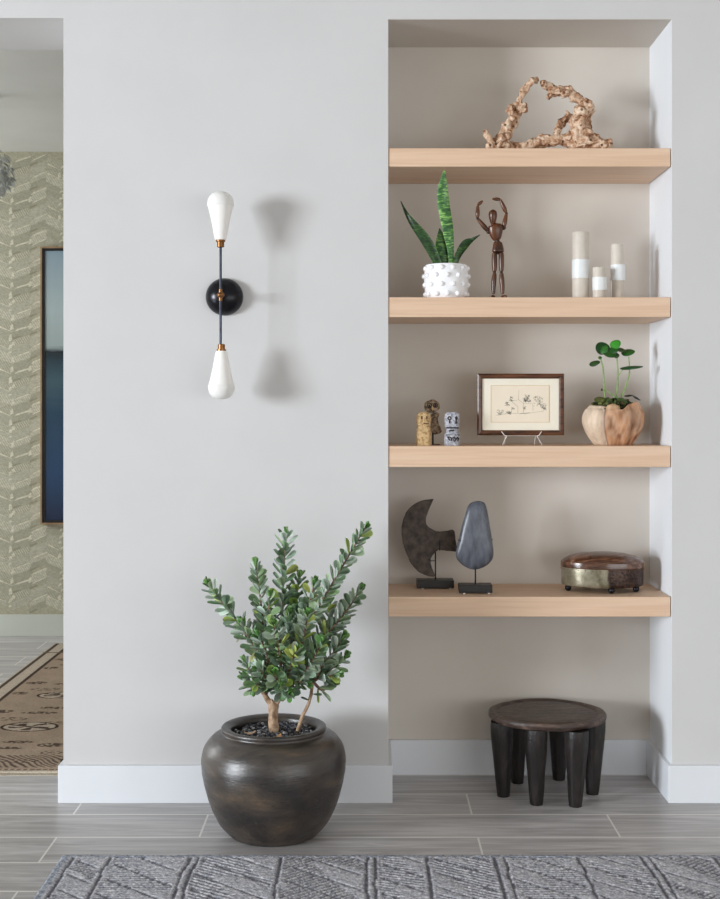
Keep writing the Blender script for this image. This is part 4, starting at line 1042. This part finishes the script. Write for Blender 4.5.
# ------------------------------------------------------------------ front rug
def front_rug():
    x0, x1, y0, y1 = -0.945, 1.75, -2.5, -0.585
    xs = []; x = x0
    while x < x1: xs.append(x); x += 0.0055
    ys = []; y = y1
    while y > -1.05: ys.append(y); y -= 0.0045
    while y > y0: ys.append(y); y -= 0.014
    ys.append(y0)
    grooves = [-.905, -.79, -.545, -.52, -.26, .005, .03, .19, .40, .43, .66, .86, .885, 1.08, 1.3, 1.5]
    rr = random.Random(9); vs, cols = [], []
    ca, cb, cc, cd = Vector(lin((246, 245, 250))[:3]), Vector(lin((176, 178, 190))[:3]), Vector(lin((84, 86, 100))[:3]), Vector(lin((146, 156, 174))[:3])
    for j, y in enumerate(ys):
        for i, x in enumerate(xs):
            wob = .008 * noise.noise(Vector((x * 3, y * 9, 0)))
            gx = min(abs(x + wob - g) for g in grooves)
            h = 1.0
            if gx < .005: h = .45
            # panel index
            pi = sum(1 for g in grooves if g < x); c = grooves[min(pi, len(grooves) - 1)]
            kind = pi % 4
            ph = 0
            if kind == 0: ph = (x * 1.0 + y * 1.5)
            elif kind == 1: ph = (x * -1.2 + y * 1.4)
            elif kind == 2: ph = y * 1.9
            else: ph = x * .6 + y * 1.7
            tri = math.sin(x * 18 + pi) * .5 + math.sin((x * 1.3 + y) * 21 + pi * 2) * .5
            fr = (ph * 30) % 1.0
            if gx > .014 and tri > -.1 and fr < .40: h = .35
            # coarse diamond ridges
            dm = abs(((x + y * 1.1) * 7.5 + pi * .37) % 1 - .5); 
            if gx > .016 and dm < .045: h = .42
            ed = min(x - x0, y1 - y, y - y0)
            nz = noise.noise(Vector((x * 120, y * 120, 1.0))) * .5 + rr.uniform(-.5, .5)
            edge = ed < .022
            if edge: h = .85 + .25 * rr.random()
            z = .006 + .008 * h + .0022 * nz + (-.004 if ed < .004 else 0)
            if ed < .0001: z = .002
            ex = x + rr.uniform(-.0016, .0016) + (noise.noise(Vector((y * 60, 0, 4))) * .004 if x - x0 < .02 else 0)
            ey = y + rr.uniform(-.0014, .0014) + (noise.noise(Vector((x * 60, 3, 0))) * .005 if y1 - y < .02 else 0)
            vs.append((ex, ey, max(.002, z)))
            m = noise.noise(Vector((x * 70, y * 70, 7))) * .5 + .5; m = min(1, max(0, m * .9 + rr.uniform(-.5, .5)))
            col = cb.lerp(ca, m)
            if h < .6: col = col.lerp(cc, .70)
            if edge: col = cd.lerp(ca, m * .6)
            cols.append((*col, 1))
    nx, ny = len(xs), len(ys)
    fs = [(j * nx + i, j * nx + i + 1, (j + 1) * nx + i + 1, (j + 1) * nx + i) for j in range(ny - 1) for i in range(nx - 1)]
    b = MB(); b.add(vs, fs, cols)
    # thin backing so the rug is a solid slab on the floor
    n = len(b.v)
    o = b.build('area_rug', 'rug', loc=((x0 + x1) / 2, (y0 + y1) / 2, 0), angle=180)
    bk = MB(); bk.box(x0 + .004, x1 - .006, y0 + .004, y1 - .004, 0, .0018, lin((90, 92, 100))); bk.build('backing', 'rug', o, False)
    tag(o, 'grey-blue textured wool rug with carved diagonal lines in the foreground', 'rug')
front_rug()

# ------------------------------------------------------------------ hall runner
def runner():
    x0, x1, y0, y1 = -1.856, -1.098, 0.352, 3.10
    nx, ny = 152, 420; W, Lh = x1 - x0, y1 - y0; xc = (x0 + x1) / 2
    tan, dk, cream, grey = Vector(lin((190, 168, 146))[:3]), Vector(lin((64, 48, 42))[:3]), Vector(lin((226, 214, 198))[:3]), Vector(lin((158, 142, 126))[:3])
    med = []  # medallions: centre x, y, rx, ry, style
    for k in range(4):
        med.append((xc, .75 + .325 + k * .62 - .0, .128, .075, 2))
    rr = random.Random(12)
    for k in range(5):
        yy = .62 + k * .62 - .08
        med += [(xc - .12, yy + .05, .075, .03, 1), (xc + .11, yy - .02, .07, .028, 1), (xc - .02, yy + .17, .085, .022, 0), (xc + .17, yy + .22, .06, .03, 0), (xc - .2, yy + .2, .055, .03, 0), (xc + .02, yy + .27, .07, .02, 0), (xc + .2, yy + .1, .045, .03, 1), (xc - .22, yy - .04, .04, .03, 0)]
    med[0] = (xc + .0, 1.07, .128, .085, 2)
    vs, cols = [], []
    for j in range(ny + 1):
        y = y0 + Lh * (j / ny) ** 1.25
        for i in range(nx + 1):
            x = x0 + W * i / nx; col = tan.copy()
            nn = noise.noise(Vector((x * 9, y * 9, 0))) * .5 + .5; col = col.lerp(grey, nn * .7)
            ed = min(x - x0, x1 - x); ey = min(y - y0, y1 - y)
            if ed < .098 and True: col = col.lerp(cream, .55)
            if .094 < ed < .110 and ey > .15: col = dk.lerp(tan, .05)
            if .012 < ed < .030: col = dk.lerp(tan, .1)
            if .285 < y1 - y < .31: col = dk.lerp(tan, .25)
            if y - y0 < .02: col = cream.copy()
            elif .035 < y - y0 < .05: col = dk.lerp(tan, .35) if (x * 40) % 1 < .7 else tan
            elif .07 < y - y0 < .25 and ed > .11:
                if ((x + y * .9) * 34 + 1.2 * noise.noise(Vector((x * 9, y * 9, 0)))) % 1 < .45: col = dk.lerp(tan, .12)
            for mx, my, rx, ry, sty in med:
                dx, dy = (x - mx) / rx, (y - my) / ry; r = math.hypot(dx, dy)
                if r > 1.15: continue
                an = math.atan2(dy, dx)
                if sty == 2:
                    if .88 < r < 1.0: col = dk.copy()
                    elif r <= .88:
                        col = col.lerp(cream, .45)
                        if r < .72 and math.cos(5 * an + r * 3) > .25 and r > .2 or abs(dx * .6 + dy) < .12: col = dk.lerp(tan, .1)
                elif sty == 1:
                    if (.75 < r < 1.0 and math.sin(an * 9) > -.3) or r < .35 and math.sin(an * 4) > 0: col = dk.lerp(tan, .08)
                elif r < 1 and noise.noise(Vector((x * 60, y * 60, 5))) > -.15: col = dk.lerp(tan, .12)
            if rr.random() < .12: col = col.lerp(dk, .2)
            wz = .006 + .0008 * noise.noise(Vector((x * 40, y * 40, 0)))
            if ed < .001 or ey < .001: wz = .001
            vs.append((x, y, wz)); cols.append((*col, 1))
    w1 = nx + 1
    fs = [(j * w1 + i, j * w1 + i + 1, (j + 1) * w1 + i + 1, (j + 1) * w1 + i) for j in range(ny) for i in range(nx)]
    b = MB(); b.add(vs, fs, cols); o = b.build('hall_runner', 'runner', loc=(xc, (y0 + y1) / 2, 0), angle=180)
    bk = MB(); bk.box(x0, x1, y0, y1, 0, .0009, lin((150, 128, 104))); bk.build('backing', 'runner', o, False)
    f = MB(); x = x0 + .004
    while x < x1 - .003:
        f.tube([(x, y0 + .002, .004), (x + rr.uniform(-.002, .002), y0 - .02, .0016)], .0016, 5); x += .0062
    f.build('fringe', 'rib', o)['kind'] = 'stuff'
    tag(o, 'faded tan patterned runner rug lying in the hall behind the doorway', 'rug')
runner()

# ------------------------------------------------------------------ hall painting
def hall_painting():
    Yf = 3.335; x0 = at(40.3, 0, Yf).x; x1 = x0 + 1.18; z1, z0 = at(0, 246.5, Yf).z, at(0, 524.5, Yf).z; xc = (x0 + x1) / 2
    t = thing('framed_seascape', 'tall framed dark blue seascape painting hanging on the papered hall wall', 'painting', (xc, Yf, z0))
    def ringf(b, a, c, ya, yb):
        b.box(x0 + a, x0 + c, ya, yb, z0 + a, z1 - a); b.box(x1 - c, x1 - a, ya, yb, z0 + a, z1 - a)
        b.box(x0 + c, x1 - c, ya, yb, z0 + a, z0 + c); b.box(x0 + c, x1 - c, ya, yb, z1 - c, z1 - a)
    b = MB(); ringf(b, 0, .010, Yf, WY - .001); b.build('frame', 'hall_frame', t, False)
    b = MB(); ringf(b, .010, .026, Yf + .006, WY - .001); b.build('liner', 'black_liner', t, False)
    b = MB(); b.box(x0 + .026, x1 - .026, Yf + .012, WY - .002, z0 + .026, z1 - .026); b.build('canvas', 'painting', t, False, loc=(xc, Yf, z0))
hall_painting()

# ------------------------------------------------------------------ chandelier just inside the hall
def chandelier():
    Y = 1.95; c = at(-19, 170, Y)
    t = thing('leaf_chandelier', 'chandelier of frosted crystal leaves hanging in the hall, at the left edge', 'chandelier', (c.x, Y, ZC))
    b = MB(); b.lathe([(0, 0), (.06, 0), (.06, .02), (0, .02)], (c.x, Y, ZC - .02), 28); b.build('canopy', 'gunmetal', t)
    b = MB(); b.tube([(c.x, Y, ZC - .02), (c.x, Y, c.z)], .006, 10); b.build('rod', 'gunmetal', t)
    b = MB(); b.lathe([(0, -.06), (.05, -.05), (.07, 0), (.05, .05), (0, .06)], (c.x, Y, c.z), 24); b.build('hub', 'gunmetal', t)
    rr = random.Random(6); b = MB()
    for k in range(420):
        th = rr.uniform(0, 2 * PI); ph = math.acos(rr.uniform(-.85, .85)); R = rr.uniform(.10, .16)
        n_ = Vector((math.sin(ph) * math.cos(th), math.sin(ph) * math.sin(th), math.cos(ph) * .8))
        p = Vector((c.x, Y, c.z)) + n_ * R; dr = (n_ * .5 + Vector((rr.uniform(-.5, .5), rr.uniform(-.5, .5), -.7))).normalized()
        s = dr.cross(n_); s = (s if s.length > .01 else Vector((1, 0, 0))).normalized(); L, W = rr.uniform(.03, .055), rr.uniform(.012, .019); nn = s.cross(dr)
        top = [p, p + dr * L * .4 + s * W + nn * .002, p + dr * L, p + dr * L * .4 - s * W + nn * .002, p + dr * L * .45 + nn * .005, p + dr * L * .45 - nn * .003]
        b.add(top, [(0, 1, 4), (1, 2, 4), (2, 3, 4), (3, 0, 4), (1, 0, 5), (2, 1, 5), (3, 2, 5), (0, 3, 5)])
    o = b.build('crystal_leaves', 'cut', t, False); o['kind'] = 'stuff'
chandelier()

# ------------------------------------------------------------------ light
def area(name, loc, target, sx, sy, power, color):
    L = bpy.data.lights.new(name, 'AREA'); L.shape = 'RECTANGLE'; L.size = sx; L.size_y = sy; L.energy = power; L.color = color
    o = bpy.data.objects.new(name, L); COL.objects.link(o); o.location = loc
    o.rotation_euler = (Vector(target) - Vector(loc)).to_track_quat('-Z', 'Y').to_euler(); return o
area('window_daylight', (-11.6, -7.4, 1.9), (0.0, 0.1, 1.35), 3.0, 2.7, 1680, (0.88, 0.94, 1.0))
area('fill_wide', (4.4, -7.2, 1.1), (0.9, 0.1, 0.5), 6.0, 2.0, 125, (0.90, 0.96, 1.0))  # added soft fill to lift the right wall and niche
area('hall_fill', (-4.6, 1.9, 1.7), (-1.3, 2.6, 1.3), 1.6, 1.8, 82, (0.95, 0.98, 1.0))  # added lamp that brightens the hall, its source is unseen
w = bpy.data.worlds.new('room_fill'); bpy.context.scene.world = w; w.use_nodes = True
bg = w.node_tree.nodes['Background']; bg.inputs[0].default_value = (1.0, 0.91, 0.81, 1); bg.inputs[1].default_value = 0.66

# ------------------------------------------------------------------ camera
cam = bpy.data.cameras.new('camera'); cam.sensor_fit = 'AUTO'; cam.sensor_width = 36.0; cam.lens = F_PX * 36.0 / 899.0
cam.shift_x = -(CX - 360.0) / 899.0; cam.shift_y = -(449.5 - CY) / 899.0; cam.clip_start = 0.05; cam.clip_end = 60
co = bpy.data.objects.new('camera', cam); COL.objects.link(co); co.location = (0, -CAM_D, CAM_H); co.rotation_euler = (PI / 2, 0, 0)
sc = bpy.context.scene; sc.camera = co
sc.view_settings.view_transform = 'Standard'; sc.view_settings.look = 'None'
sc.cycles.max_bounces = 10; sc.cycles.diffuse_bounces = 5
for o in bpy.data.objects:
    if '_o' in o: del o['_o']
